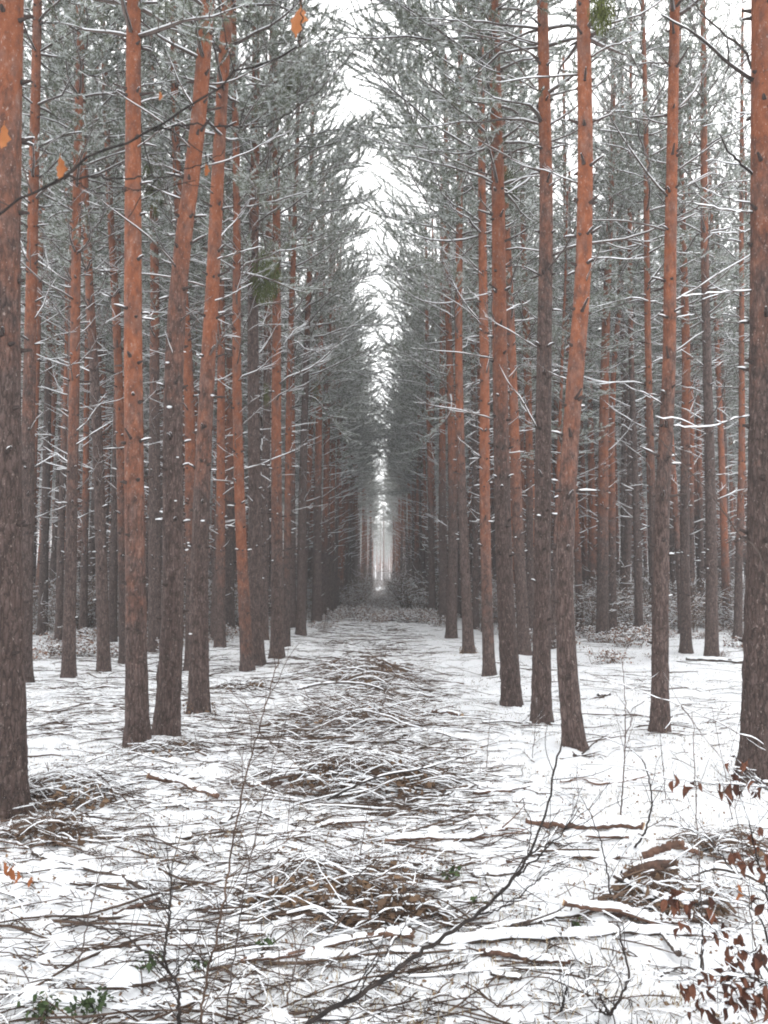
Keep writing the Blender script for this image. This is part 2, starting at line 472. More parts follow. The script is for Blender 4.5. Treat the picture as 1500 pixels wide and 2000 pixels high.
def crown_mesh(rmax, bias, z0=8.2, z1=17.2, whorls=20, dens=1.35):
    """live crown: limbs, side shoots, needle tufts and the snow lying on them; bias lengthens limbs towards +x"""
    mb = MB(); TP = []; TD = []
    for wi in range(whorls):
        f = wi / (whorls - 1)
        z = z0 + (z1 - z0) * f + rng.normal(0, .1)
        prof = rmax * (0.62 + .9 * f - 1.5 * f ** 2.2) if f > .0 else rmax * .6
        prof = max(prof, .28)
        a0 = rng.uniform(0, 6)
        nl = rng.integers(4, 6)
        for s in range(nl):
            an = a0 + s * 2 * PI / nl + rng.normal(0, .25)
            L = prof * rng.uniform(.65, 1.2) * (1 + bias * max(0, math.cos(an)) - .15 * bias)
            if f < .25 and rng.random() < .3: continue
            el = .15 + .75 * f + rng.normal(0, .12)
            P = wiggle((0, 0, z), (math.cos(an), math.sin(an), el), L, 7, .17, .03)
            r = np.linspace(.022 * (1.15 - f * .7), .004, 7)
            tube(mb, P, r, 3, 0, cap=False); snowridge(mb, P, r, .012, 2, gap=.15)
            ns = int(L / .11)
            for q in range(ns):
                u = .22 + .78 * q / max(ns - 1, 1)
                x = u * 6; i0 = min(int(x), 5); p = P[i0] + (P[i0 + 1] - P[i0]) * (x - i0)
                T = unit(P[i0 + 1] - P[i0]); sg = 1 if q % 2 else -1
                l2 = (1 - u * .55) * L * .40 * rng.uniform(.4, 1.3) + .07
                dd = T * .8 + sg * np.array([-T[1], T[0], 0]) * rng.uniform(.5, 1.0) + np.array([0, 0, rng.uniform(-.1, .4)])
                Q = wiggle(p, dd, l2, 4, .14, .07)
                rr = np.linspace(.006, .003, 4)
                tube(mb, Q, rr, 3, 0, cap=False)
                if rng.random() < .5: snowridge(mb, Q, rr, .008, 2)
                nt_ = max(2, int(l2 / .055 * dens))
                for t in range(nt_):
                    uu = .25 + .75 * (t + rng.random() * .6) / nt_
                    xx = min(uu, .999) * 3; k0 = int(xx)
                    TP.append(Q[k0] + (Q[k0 + 1] - Q[k0]) * (xx - k0)); TD.append(unit(Q[k0 + 1] - Q[k0]))
    TP = np.array(TP); TD = np.array(TD)
    mats = np.where(rng.random(len(TP)) < .36, 3, 1)
    needles(mb, TP, TD, 14, .06, .0085, mats)
    # snow lying on the shoots
    s = rng.random(len(TP)) < .5
    P = TP[s]; D = unit(TD[s] * np.array([1, 1, .4])); n = len(P)
    U = unit(np.cross(D, np.array([0, 0, 1.])))
    L = rng.uniform(.022, .06, (n, 1)); w = rng.uniform(.006, .015, (n, 1))
    c = P + D * .03 + np.array([0, 0, .006])
    v = np.stack([c - D * L, c + U * w, c + D * L, c - U * w, c + np.array([0, 0, .014])], 1).reshape(-1, 3)
    b = (np.arange(n) * 5)[:, None, None]
    t = np.array([[0, 1, 4], [1, 2, 4], [2, 3, 4], [3, 0, 4]])[None] + b
    mb.add(v, None, t.reshape(-1, 3), 2)
    return mb.mesh('pine_crown', [DEADW, NEED, SNOW, FROST])  # needles, dusted needles and snow
CROWN_IN = [crown_mesh(1.45, .15, 7.4), crown_mesh(1.6, .3, 7.0), crown_mesh(1.35, .2, 8.0)]
CROWN_EDGE = [crown_mesh(1.75, .5, 7.4), crown_mesh(1.85, .45, 7.0)]

CROWN_REACH = [crown_mesh(2.15, .95, 7.6), crown_mesh(2.1, 1.0, 7.0)]
CROWN_LANE = [crown_mesh(1.9, .7, 7.2), crown_mesh(2.0, .55, 7.8)]

def rad_fn(r1, H):
    def f(z):
        z_ = max(z, -.1)
        b = 1 - .72 * max(z_ - 1.7, 0) / H
        if z_ < 1.7: b += .18 * (1 - z_ / 1.7) ** 1.3 + .24 * math.exp(-max(z_, 0) / .15)
        return max(r1 * b, .012)
    return f

TREES = {}
def place_branches(t, axis, rad, z0, z1, n, small=False, side=None):
    for q in range(n):
        z = z0 + (z1 - z0) * ((q + rng.random()) / n)
        big = (z - z0) / (z1 - z0)
        lo = 0 if big < .5 else 2
        i = int(rng.integers(lo, 5 if big < .35 else 8))
        if small: i = min(i, 4)
        an = rng.uniform(0, 2 * PI)
        if side is not None and rng.random() < .55: an = side + rng.normal(0, .7)
        o = link('branch', BR[i], t)
        x, y = axis(z)
        o.location = (x + math.cos(an) * rad(z) * .8, y + math.sin(an) * rad(z) * .8, z)
        o.rotation_euler = (rng.normal(0, .25), rng.uniform(-.45, .2), an)
        sc = rng.uniform(.8, 1.15); o.scale = (sc, sc, sc)

def pine(label, d, pts, w, oy, H=17.2, group=None, near=None, edge=None, nb=None, name='pine_tree', cat='pine tree', branch_side=None):
    """pts: pixels down the middle of the trunk, base first; w: width in pixels at mid trunk; oy: pixel row where the bark turns orange"""
    base = at(pts[0][0], pts[0][1], d)
    gz = float(gh(base[0], d))
    W_ = [at(px, py, d) for px, py in pts]
    zs = np.array([p[2] - gz for p in W_]); xs = np.array([p[0] for p in W_])
    o = np.argsort(zs); zs = zs[o]; xs = xs[o]; x0 = float(np.interp(0, zs, xs)) - 0.0
    zt = zs[-1]
    sl = (xs[-1] - xs[0]) / max(zt - zs[0], 1) * .8
    ph = rng.uniform(0, 6, 2); ys = rng.normal(0, .008)
    zk = np.linspace(0, zt, 40); xk = np.interp(zk, zs, xs - x0)
    ker = np.ones(7) / 7; xk = np.convolve(np.pad(xk, 3, mode='reflect', reflect_type='odd'), ker, 'valid')
    def axis(z):
        x = float(np.interp(z, zk, xk)) + (max(z - zt, 0)) * sl
        return x, ys * z + .03 * math.sin(z * .5 + ph[0]) * min(z / 2, 1)
    r1 = w / 2 * d / 1500 * (1.14 if 11 < d < 40 else 1.07)
    rad = rad_fn(r1, H)
    near = d < 11 if near is None else near
    t = thing(name, label, cat, (x0, d, gz), group)
    if near: me = trunk_mesh(axis, rad, H, 26, 0, True)
    else: me = trunk_mesh(axis, rad, H, 12 if d < 20 else 8, 44, False)
    tr = link('trunk', me, t)
    tr['orange_z'] = float(at(pts[0][0], oy, d)[2])
    a = np.array([*axis(9), 9.]); b = np.array([*axis(H), H])
    dr = unit(b - a); orig = a - dr * (9 / dr[2])
    ed = abs(x0) < 2.7 if edge is None else edge
    cr = link('crown', random.choice((CROWN_REACH if (x0 > 0 and 12 < d < 24) or 21 < d < 30 else CROWN_LANE if d > 9.5 and x0 > 0 else CROWN_EDGE) if ed else (CROWN_EDGE if d > 13 else CROWN_IN)), t)
    q = Vector((0, 0, 1)).rotation_difference(Vector(dr))
    fz = (0 if x0 < 0 else PI) + rng.normal(0, .5)
    cr.matrix_local = Matrix.Translation(Vector(orig)) @ q.to_matrix().to_4x4() @ Matrix.Rotation(fz, 4, 'Z') @ Matrix.Diagonal((1, 1, H / 17.2 * 1.0, 1))
    if nb is None: nb = 16 if d < 11 else 20
    place_branches(t, axis, rad, 3.0 if d > 11 else 3.3, 8.6, nb, side=branch_side)
    TREES[label] = (t, axis, rad, d, x0, gz)
    return t

def snow_branch(t_label, pts, r=.014, dd=0.0, dark=False, name='branch', twigs=3, label=None):
    """a snow covered branch of a tree, traced through pixels, swinging dd metres in depth"""
    t, axis, rad, d, x0, gz = TREES[t_label]
    n = len(pts)
    P = np.array([at(px, py, d + dd * i / (n - 1)) for i, (px, py) in enumerate(pts)])
    Q = smooth(P, 14) + rng.normal(0, .004, (14, 3))
    mb = MB(); rr = np.linspace(r, r * .3, 14)
    rr = rr * .8; tube(mb, Q, rr, 6, 0); snowridge(mb, Q, rr * .85, .008, 1, gap=.12)
    for s in range(twigs):
        i = rng.integers(3, 13); T = unit(Q[i] - Q[i - 1])
        q = wiggle(Q[i], T + rng.normal(0, .6, 3), rng.uniform(.15, .4), 6, .15, .04)
        r2 = np.linspace(rr[i] * .5, .002, 6); tube(mb, q, r2, 4, 0); snowridge(mb, q, r2, .008, 1, gap=.1)
    o = link(name, mb.mesh('long_branch', [TWIG if dark else DEADW, SNOW]), t)
    o.location = -Vector((x0, d, gz))
    if label: o['label'] = label
    return o

# --- the pines that can be told apart: label, distance, pixels of the trunk, width, row where it turns orange
P_ = pine
P_('thick grey-brown pine cut by the left edge of the photo, brush heaped at its foot', 5.35, [(2, 1580), (0, 1250), (0, 1000), (4, 650), (12, 300), (20, 0)], 72, 420, nb=6)
P_('slim pine right behind the thick left-edge trunk, leaning slightly right as it rises', 11.7, [(44, 1335), (52, 1000), (62, 650), (68, 400), (75, 0)], 24, 720)
P_('slender pine in open snow, third trunk from the left edge, knots ringed up its stem', 12.6, [(134, 1322), (141, 975), (150, 700), (160, 300), (168, 0)], 20, 840)
P_('thin reddish pine whose foot is hidden by brown brush, left of the knotty slender pine', 20, [(116, 1235), (118, 1100), (125, 900), (132, 700), (132, 350), (136, 0)], 13, 820)
P_('dark slender pine leaning left as it rises, right of the knotty slender pine', 13.6, [(203, 1306), (196, 1000), (182, 725), (170, 560), (160, 300), (152, 0)], 19, 620)
P_('dull red-brown pine standing close left of the straight pale pine', 15, [(245, 1290), (238, 950), (229, 680), (212, 350), (206, 150), (200, 0)], 17, 1010)
P_('straight pale pinkish pine with a clean stem turning orange halfway up, left of the lane', 7.5, [(268, 1450), (267, 1150), (265, 1000), (261, 650), (261, 300), (262, 0)], 35, 1000, nb=4)
P_('dark-stemmed pine seen in the gap right of the straight pale pine', 17.6, [(304, 1266), (303, 1000), (301, 700), (303, 600), (298, 250), (295, 100)], 22, 690)
P_('crooked grey pine with snow blobs on its knots, bending right near the top', 8.0, [(325, 1430), (343, 1150), (339, 900), (343, 650), (355, 500), (372, 370), (387, 270), (395, 170), (408, 0)], 37, 610, nb=8)
P_('orange pine mostly hidden behind the crooked grey pine', 13.5, [(376, 1315), (371, 1000), (369, 750), (352, 480), (342, 250), (338, 0)], 21, 990)
P_('dark leaning pine with a rough mossy foot, right of the crooked grey pine', 9.4, [(390, 1385), (388, 1150), (392, 1000), (402, 750), (412, 600), (424, 350), (435, 150), (446, 0)], 31, 800, nb=8)
P_('very thin dark pine between the leaning mossy-footed pine and the bright orange pair', 24, [(426, 1225), (432, 1000), (441, 850), (436, 720), (428, 600), (420, 300)], 13, 880)
P_('bright orange slim pine joined at the foot to a dark one', 13.5, [(483, 1310), (478, 1200), (470, 1050), (464, 850), (462, 700), (463, 400), (457, 150), (454, 0)], 19, 1170)
P_('dark straight pine touching the bright orange slim pine at its foot', 14.3, [(502, 1302), (499, 1100), (496, 900), (492, 650), (494, 400), (497, 200), (497, 0)], 24, 420)
P_('knotty pine with a green tuft beside it, orange above chest height, left lane row', 15.3, [(542, 1280), (541, 1050), (539, 900), (541, 650), (540, 400), (537, 200), (535, 0)], 20, 960)
P_('thin orange pine just behind and right of the knotty green-tufted pine', 18, [(558, 1260), (562, 1000), (566, 700), (573, 550), (578, 400), (583, 250)], 13, 1020)
P_('brown pine in the left lane row with snow-tipped stubs, before the row turns hazy', 22, [(588, 1240), (591, 950), (600, 650), (605, 500), (608, 350)], 15, 620)
P_('reddish pine of the left lane row leaning over a darker neighbour', 28, [(618, 1213), (621, 950), (626, 650), (630, 500)], 15, 930)
P_('dark-footed pine with green tufts on its stem, at the end of the near left row', 36, [(634, 1195), (640, 950), (646, 700), (648, 620)], 10, 1030)

P_('massive brown pine filling the right edge of the photo with plated bark', 6.25, [(1489, 1508), (1493, 1100), (1497, 600), (1499, 0)], 66, 480, nb=3, edge=False)
P_('rough-barked slim pine standing alone in clean snow, left of the massive right-edge pine', 8.3, [(1288, 1423), (1291, 1150), (1294, 900), (1306, 775), (1305, 650), (1306, 500), (1310, 250), (1315, 0)], 26, 720, nb=12, edge=False)
P_('crooked pine kinked outward at its foot, nearest trunk right of the lane', 7.5, [(1120, 1450), (1103, 1250), (1101, 1100), (1109, 950), (1118, 800), (1130, 650), (1137, 600), (1142, 450), (1144, 250), (1140, 0)], 33, 830, nb=7)
P_('straight grey pine close left of the crooked pine with the kinked foot', 8.9, [(1057, 1398), (1060, 1150), (1060, 900), (1062, 650), (1067, 400), (1063, 200), (1060, 0)], 30, 470, nb=10)
P_('stout pine leaning left as it rises, overlapping a thinner orange one at its foot', 10.2, [(1000, 1365), (986, 1150), (981, 900), (978, 700), (976, 500), (975, 350), (969, 150), (966, 0)], 31, 760, nb=12)
P_('thin orange pine on the lane side of the stout left-leaning pine', 13, [(955, 1315), (950, 1150), (946, 950), (949, 700), (945, 600), (943, 250), (941, 0)], 19, 1080)
P_('orange pine peeping out behind the stout left-leaning pine, on its outer side', 16.5, [(1024, 1270), (1015, 1100), (1008, 950), (1000, 700), (993, 500), (986, 350)], 19, 960)
P_('slim pine with a tan moss patch at its foot in the right lane row', 16.5, [(915, 1275), (908, 1100), (900, 900), (895, 700), (898, 400), (900, 100)], 17, 870)
P_('reddish pine of the right lane row with a darker twin at its left', 21.8, [(882, 1240), (885, 1050), (882, 850), (876, 650), (873, 500)], 17, 930)
P_('dark-footed twin pine, lane side of the reddish pine in the right row', 28, [(866, 1215), (864, 900), (864, 700), (864, 550)], 15, 920)
P_('dark background pine between the tan-footed pine and the thin orange one', 30, [(930, 1205), (930, 1000), (925, 800), (920, 600)], 14, 720, edge=False)
P_('very slim knotted orange pine in the gap left of the straight grey pine', 20, [(1036, 1250), (1034, 950), (1030, 650), (1021, 500), (1019, 350), (1016, 100)], 13, 930, edge=False)
P_('spindly dark young pine behind the kinked pine, slanting right', 18, [(1078, 1260), (1085, 1050), (1092, 850), (1098, 650), (1103, 550)], 8, 1010, H=11, edge=False)
P_('red-barked pine with a dark foot in the gap right of the kinked pine', 20.5, [(1176, 1250), (1178, 1000), (1180, 800), (1185, 600), (1192, 400), (1197, 250)], 20, 1010, edge=False)
P_('narrower red pine half hidden behind the dark-footed red-barked pine', 22, [(1197, 1240), (1195, 1000), (1194, 850), (1200, 700), (1210, 600)], 13, 1010, edge=False)
P_('dark bowed pine leaning left as it rises, right of the two red-barked pines', 25, [(1219, 1225), (1228, 1000), (1232, 900), (1225, 780), (1218, 680), (1210, 580)], 14, 600, edge=False)
P_('light orange pine partly behind the rough-barked slim pine', 15, [(1284, 1288), (1278, 1050), (1272, 800), (1268, 600), (1265, 200), (1262, 60)], 14, 860, edge=False)
P_('slender brown pine in the snow, first trunk right of the rough-barked slim pine', 17, [(1340, 1270), (1338, 950), (1342, 700), (1338, 500), (1334, 300), (1333, 200)], 17, 860, edge=False)
P_('grey pine with a straight stem, next right of the slender brown pine', 16, [(1390, 1280), (1387, 900), (1381, 650), (1377, 450), (1375, 250), (1374, 100)], 19, 520, edge=False)
P_('thin orange pine close left of the massive right-edge pine', 20, [(1441, 1252), (1447, 900), (1446, 650), (1447, 590)], 13, 1000, edge=False)
P_('pale peach pine with green moss far down the right side of the lane', 42, [(828, 1187), (823, 900), (821, 780), (820, 740)], 11, 1060)

# long snowy branches that stand out
RE = 'massive brown pine filling the right edge of the photo with plated bark'
snow_branch(RE, [(1470, 158), (1410, 112), (1362, 68), (1325, 48), (1290, 30)], .022, -.6, True, twigs=5)
snow_branch(RE, [(1478, 158), (1452, 96), (1410, 62), (1375, 32), (1340, -20)], .018, .5, True, twigs=5)
snow_branch(RE, [(1475, 345), (1440, 312), (1420, 290), (1405, 262)], .018, -.3, True, twigs=2)
snow_branch(RE, [(1475, 398), (1420, 388), (1370, 366)], .013, .5)
snow_branch(RE, [(1475, 415), (1410, 408), (1355, 397)], .012, -.4)
snow_branch(RE, [(1475, 448), (1440, 455), (1385, 455)], .010, .4)
snow_branch(RE, [(1472, 568), (1400, 572), (1330, 578)], .010, -.3, twigs=2)
snow_branch(RE, [(1468, 812), (1430, 818), (1390, 832), (1335, 833), (1318, 831)], .012, -.3, twigs=2)
snow_branch(RE, [(1475, 224), (1440, 218), (1405, 202)], .012, .5)
SG = 'straight grey pine close left of the crooked pine with the kinked foot'
snow_branch(SG, [(1052, 85), (1015, 74), (980, 62), (925, 56), (880, 30)], .012, -.5)
snow_branch(SG, [(1052, 178), (1000, 150), (950, 132), (890, 95)], .012, -.4)
snow_branch(SG, [(1052, 268), (1015, 243), (985, 235), (950, 215)], .012, .3)
snow_branch(SG, [(1055, 343), (1020, 347), (995, 362)], .010, -.3, twigs=1)
snow_branch(SG, [(1050, 178), (985, 100), (905, 60), (850, 40)], .012, .8)
KF = 'crooked pine kinked outward at its foot, nearest trunk right of the lane'
snow_branch(KF, [(1155, 112), (1180, 95), (1210, 86), (1238, 78)], .014, -.3, twigs=2)
snow_branch(KF, [(1155, 245), (1200, 215), (1245, 160)], .010, .3)
RB = 'rough-barked slim pine standing alone in clean snow, left of the massive right-edge pine'
snow_branch(RB, [(1312, 195), (1350, 160), (1390, 120)], .012, .3)
snow_branch(RB, [(1305, 398), (1345, 360), (1390, 335), (1420, 300)], .012, .3)
ST = 'stout pine leaning left as it rises, overlapping a thinner orange one at its foot'
snow_branch(ST, [(968, 68), (930, 58), (880, 45), (830, 38)], .014, -.6)
snow_branch(ST, [(975, 262), (940, 225), (900, 205), (850, 190)], .013, -.6)
TO = 'thin orange pine on the lane side of the stout left-leaning pine'
snow_branch(TO, [(944, 190), (905, 168), (860, 135), (820, 110)], .014, -.5)
snow_branch(TO, [(946, 540), (915, 512), (880, 490), (850, 480)], .012, -.3)
snow_branch('slim pine with a tan moss patch at its foot in the right lane row', [(952, 826), (930, 808), (880, 788), (848, 778)], .012, 0)
snow_branch('slim pine with a tan moss patch at its foot in the right lane row', [(893, 445), (870, 415), (845, 400), (820, 388)], .016, 0)
snow_branch('reddish pine of the right lane row with a darker twin at its left', [(878, 735), (850, 712), (810, 704), (765, 705)], .02, -.5)
KG = 'knotty pine with a green tuft beside it, orange above chest height, left lane row'
snow_branch(KG, [(540, 410), (575, 385), (600, 355), (620, 340)], .014, -.3)
snow_branch(KG, [(536, 505), (560, 470), (585, 455)], .012, -.3)
snow_branch('crooked grey pine with snow blobs on its knots, bending right near the top', [(395, 165), (450, 160), (500, 135), (545, 115), (602, 78)], .013, -.3)
snow_branch('crooked grey pine with snow blobs on its knots, bending right near the top', [(375, 330), (430, 318), (490, 295), (570, 255)], .013, -.3)
LM = 'dark leaning pine with a rough mossy foot, right of the crooked grey pine'
snow_branch(LM, [(418, 508), (450, 498), (485, 488), (512, 482)], .015, -.3, twigs=0)
snow_branch(LM, [(410, 590), (440, 580), (475, 562), (492, 552)], .013, -.3, twigs=0)
snow_branch(LM, [(405, 65), (430, 42), (450, 15), (470, -20)], .014, -.3)

def blob_mesh(r, flat=.6, n=7, m=6):
    mb = MB(); v = []; 
    for i in range(m + 1):
        th = PI * i / m
        for j in range(n):
            a = 2 * PI * j / n
            q = r * (1 + rng.normal(0, .08))
            v.append((q * math.sin(th) * math.cos(a), q * math.sin(th) * math.sin(a), q * flat * math.cos(th)))
    f = [(i * n + j, (i + 1) * n + j, (i + 1) * n + (j + 1) % n, i * n + (j + 1) % n) for i in range(m) for j in range(n)]
    mb.add(v, f); return mb.mesh('snow_clump', [SNOW])
def clump(label, pts):
    t, axis, rad, d, x0, gz = TREES[label]
    for px, py, w in pts:
        z_ = float(at(px, py, d)[2]) - gz
        p = at(px, py, d + axis(z_)[1] - rad(z_) * .95)
        o = link('snow_clump', blob_mesh(w / 2 * d / 1500 * .66, .45), t)
        o.location = Vector(p) - Vector((x0, d, gz))
clump('crooked grey pine with snow blobs on its knots, bending right near the top', [(331, 795, 17), (327, 708, 11), (347, 893, 9), (361, 687, 8), (343, 978, 9), (366, 1073, 7)])
clump(LM, [(396, 1017, 12), (368, 1060, 8), (386, 692, 11), (415, 772, 12), (364, 1074, 9), (372, 1238, 10)])

# ------------------------------------------------------------------ the hazier trees further in: individuals to 45 m
far_trunks = []; far_branches = []
for v in range(6):
    H = 17.2; r1 = .088 + .014 * v
    ph = rng.uniform(0, 6, 3); am = rng.uniform(.01, .05)
    def ax(z, ph=ph, am=am): return (am * math.sin(z * .35 + ph[0]) - am * math.sin(ph[0]), am * math.sin(z * .3 + ph[1]) - am * math.sin(ph[1]))
    rf = rad_fn(r1, H)
    far_trunks.append((trunk_mesh(ax, rf, H, 8, 26, False), ax, rf))
    b = MB()
    for q in range(26):
        z = 2.4 + 6.2 * (q + rng.random()) / 26
        an = rng.uniform(0, 2 * PI); L = rng.uniform(.25, .5 + .18 * z)
        P = wiggle((*ax(z), z), (math.cos(an), math.sin(an), rng.uniform(.1, .6)), L, 5, .1, .03)
        r = np.linspace(.016, .005, 5); tube(b, P, r, 3, 0, cap=False); snowridge(b, P, r, .012, 1, gap=.15)
    far_branches.append(b.mesh('dead_branches', [DEADW, SNOW]))
taken = [(T[4], T[3]) for T in TREES.values()]
def free(x, y, m): return all((x - a) ** 2 + (y - b) ** 2 > m * m for a, b in taken)
def far_pine(x, y, label, group, cat='pine tree'):
    t = thing('pine_tree', label, cat, (x, y, float(gh(x, y))), group)
    v = int(rng.integers(0, 6)); s = rng.uniform(.9, 1.08)
    tr = link('trunk', far_trunks[v][0], t); tr['orange_z'] = float(rng.uniform(1.5, 6.5) if rng.random() < .8 else 8)
    br = link('branches', far_branches[v], t); br['kind'] = 'stuff'
    cr = link('crown', (random.choice(CROWN_LANE if rng.random() < (.75 if x > 0 else .45) else CROWN_EDGE) if abs(x) < 3 else random.choice(CROWN_IN)), t)
    cr.rotation_euler = (0, 0, (0 if x < 0 else PI) + rng.normal(0, .4 if abs(x) < 3 else 3))
    if abs(x) < 3: cs = rng.uniform(1.1, 1.35) if 42 < y < 62 else rng.uniform(.8, 1.1); cr.scale = (cs, cs, 1)
    else: cs = rng.uniform(1.1, 1.35); cr.scale = (cs, cs, 1)
    t.scale = (s, s, s * rng.uniform(.95, 1.05)); t.rotation_euler = (rng.normal(0, .012), rng.normal(0, .012), 0 if abs(x) < 3 else rng.uniform(-.3, .3))
    t['branch_variant'] = v
    taken.append((x, y)); return t
n_far = 0
GLAB = {'LR': ('hazy pine in the far part of the row lining the left of the lane', 'far pines of the left lane row'),
        'RR': ('hazy pine in the far part of the row lining the right of the lane', 'far pines of the right lane row'),
        'LW': ('background pine deeper in the wood left of the lane', 'background pines left of the lane'),
        'RW': ('background pine deeper in the wood right of the lane', 'background pines right of the lane')}
rows = [(-2.35, 30, 100, 1.6, 'LR'), (1.95, 30, 100, 1.7, 'RR')]
for x, a, b, s, g in rows:
    y = a
    while y < b:
        s = s * (1.0 if y < 50 else 1.07)
        xx = x + rng.normal(0, .14) - np.sign(x) * max(0, y - 50) * .014; yy = y + rng.normal(0, .25)
        if free(xx, yy, .9): far_pine(xx, yy, *GLAB[g]); n_far += 1
        y += s * rng.uniform(.85, 1.3)
for side in (-1, 1):
    for x in [3.15] + list(np.arange(4.2, 26, 1.4)):
        start = {-1: 17.5, 1: 20}[side]
        y = max(start, x / .52)
        if x > 9: y = max(y, 20)
        if x == 3.15: y = 19 if side < 0 else 24
        y += rng.random() * 1.5
        while y < 40:
            xx = side * x + rng.normal(0, .15 if x < 4 else .25); yy = y + rng.normal(0, .3)
            if abs(xx) < .5 * yy + 2.2 and free(xx, yy, 1.1) and rng.random() < .9:
                far_pine(xx, yy, *GLAB['LW' if side < 0 else 'RW']); n_far += 1
            y += 1.8 * rng.uniform(.8, 1.35)
print('far individuals', n_far)

# name the background pines by the gap between nearer trunks in which they show
SHORT = ['left-edge trunk', 'slim pine behind it', 'knotty slender pine', 'thin reddish pine', 'dark left-leaning pine', 'dull red-brown pine', 'straight pale pine',
         'dark-stemmed pine', 'crooked grey pine', 'hidden orange pine', 'mossy-footed pine', 'very thin dark pine', 'bright orange pine', 'dark straight pine', 'green-tufted pine',
         'thin orange pine', 'snow-stubbed brown pine', 'leaning reddish pine', 'end pine of the row', 'massive right-edge pine', 'rough-barked slim pine', 'kinked pine', 'straight grey pine',
         'stout left-leaning pine', 'thin orange lane-side pine', 'outer orange pine', 'tan-footed pine', 'reddish row pine', 'dark-footed twin', 'dark background pine', 'slim knotted orange pine',
         'spindly young pine', 'red-barked pine', 'narrow red pine', 'dark bowed pine', 'light orange pine', 'slender brown pine', 'straight-stemmed grey pine', 'thin orange edge pine', 'pale peach pine']
ref = []
for (lab, T), sh in zip(TREES.items(), SHORT):
    t_, ax_, rd_, d_, x_, gz_ = T
    if d_ < 18.5 and sh not in ('hidden orange pine', 'slim pine behind it'): ref.append(((x_ + ax_(1.8)[0]) / d_, sh))
ref.sort(key=lambda q: q[0])
gaps = {}
for o in list(C.objects):
    if o.get('group') in (GLAB['LW'][1], GLAB['RW'][1]):
        u_ = o.location.x / o.location.y
        k = sum(1 for q in ref if q[0] < u_)
        gaps.setdefault(k, []).append(o)
for k, os_ in gaps.items():
    if k == 0: where = 'left of the ' + ref[0][1]
    elif k == len(ref): where = 'right of the ' + ref[-1][1]
    else: where = 'between the ' + ref[k - 1][1] + ' and the ' + ref[k][1]
    os_.sort(key=lambda o: o.location.y)
    for i, o in enumerate(os_):
        if i == 0 or len(os_) == 1:
            o['label'] = 'nearest background pine ' + where; del o['group']
        else:
            o['label'] = 'farther background pine ' + where; o['group'] = 'farther background pines ' + where
        if i == 1 and len(os_) == 2: o['label'] = 'farther background pine ' + where; del o['group']

# far-off wood that reads as one mass: points, each carrying one of the pines above
def scatter_object(name, pts, srcs, label, cat, orange=3.5, smin=.9, smax=1.1):
    me = bpy.data.meshes.new(name); me.from_pydata([tuple(p) for p in pts], [], [])
    n = len(pts)
    ra = me.attributes.new('rot', 'FLOAT_VECTOR', 'POINT'); ra.data.foreach_set('vector', np.stack([rng.normal(0, .012, n), rng.normal(0, .012, n), rng.uniform(0, 6.28, n)], 1).astype(np.float32).ravel())
    sa = me.attributes.new('scl', 'FLOAT', 'POINT'); sa.data.foreach_set('value', rng.uniform(smin, smax, n).astype(np.float32))
    va = me.attributes.new('var', 'INT', 'POINT'); va.data.foreach_set('value', rng.integers(0, len(srcs), n).astype(np.int32))
    o = link(name, me); tag(o, label, cat, kind='stuff'); o['orange_z'] = orange
    ng = bpy.data.node_groups.new(name, 'GeometryNodeTree')
    ng.interface.new_socket('Geometry', in_out='INPUT', socket_type='NodeSocketGeometry')
    ng.interface.new_socket('Geometry', in_out='OUTPUT', socket_type='NodeSocketGeometry')
    N, L = ng.nodes, ng.links
    gi = N.new('NodeGroupInput'); go_ = N.new('NodeGroupOutput'); join = N.new('GeometryNodeJoinGeometry')
    def attr(nm, ty):
        a = N.new('GeometryNodeInputNamedAttribute'); a.data_type = ty; a.inputs['Name'].default_value = nm; return a.outputs['Attribute']
    rot, scl, var = attr('rot', 'FLOAT_VECTOR'), attr('scl', 'FLOAT'), attr('var', 'INT')
    for k, objs in enumerate(srcs):
        cmp_ = N.new('FunctionNodeCompare'); cmp_.data_type = 'INT'; cmp_.operation = 'EQUAL'
        ins = [s for s in cmp_.inputs if s.type == 'INT']
        L.new(var, ins[0]); ins[1].default_value = k
        for so in objs:
            oi = N.new('GeometryNodeObjectInfo'); oi.transform_space = 'ORIGINAL'; oi.inputs['Object'].default_value = so
            ip = N.new('GeometryNodeInstanceOnPoints')
            L.new(gi.outputs[0], ip.inputs['Points']); L.new(cmp_.outputs[0], ip.inputs['Selection'])
            L.new(oi.outputs['Geometry'], ip.inputs['Instance']); L.new(rot, ip.inputs['Rotation']); L.new(scl, ip.inputs['Scale'])
            L.new(ip.outputs[0], join.inputs[0])
    L.new(join.outputs[0], go_.inputs[0])
    md = o.modifiers.new('scatter', 'NODES'); md.node_group = ng
    return o
fars = [o for o in C.objects if o.name.startswith('pine_tree') and 'branch_variant' in o]
srcs = []; seen = set()
for o in fars:
    v = o['branch_variant']
    if v in seen: continue
    seen.add(v); srcs.append([c for c in C.objects if c.parent == o])
for o in fars: del o['branch_variant']
pts = []
for x in np.arange(2.3, 60, 1.6):
    y = 101 if x < 3 else 41
    while y < 165:
        if x < .5 * y + 4 and (x < 24 or y > 60) and (y < 100 or x < 35):
            for side in (-1, 1):
                if rng.random() < (.95 if y < 55 else .55 if y < 90 else .42):
                    xx = side * x + rng.normal(0, .25); yy = y + rng.normal(0, .5)
                    pts.append((xx, yy, float(gh(xx, yy)) - .02))
        y += 2.4 + (y - 43) * .02
for q in range(22):
    xx = rng.uniform(-6, 6); yy = rng.uniform(150, 230)
    pts.append((xx, yy, 0))
for q in range(260):
    pts.append((rng.uniform(-22, 22), rng.uniform(235, 300), 0))
print('wood instances', len(pts))
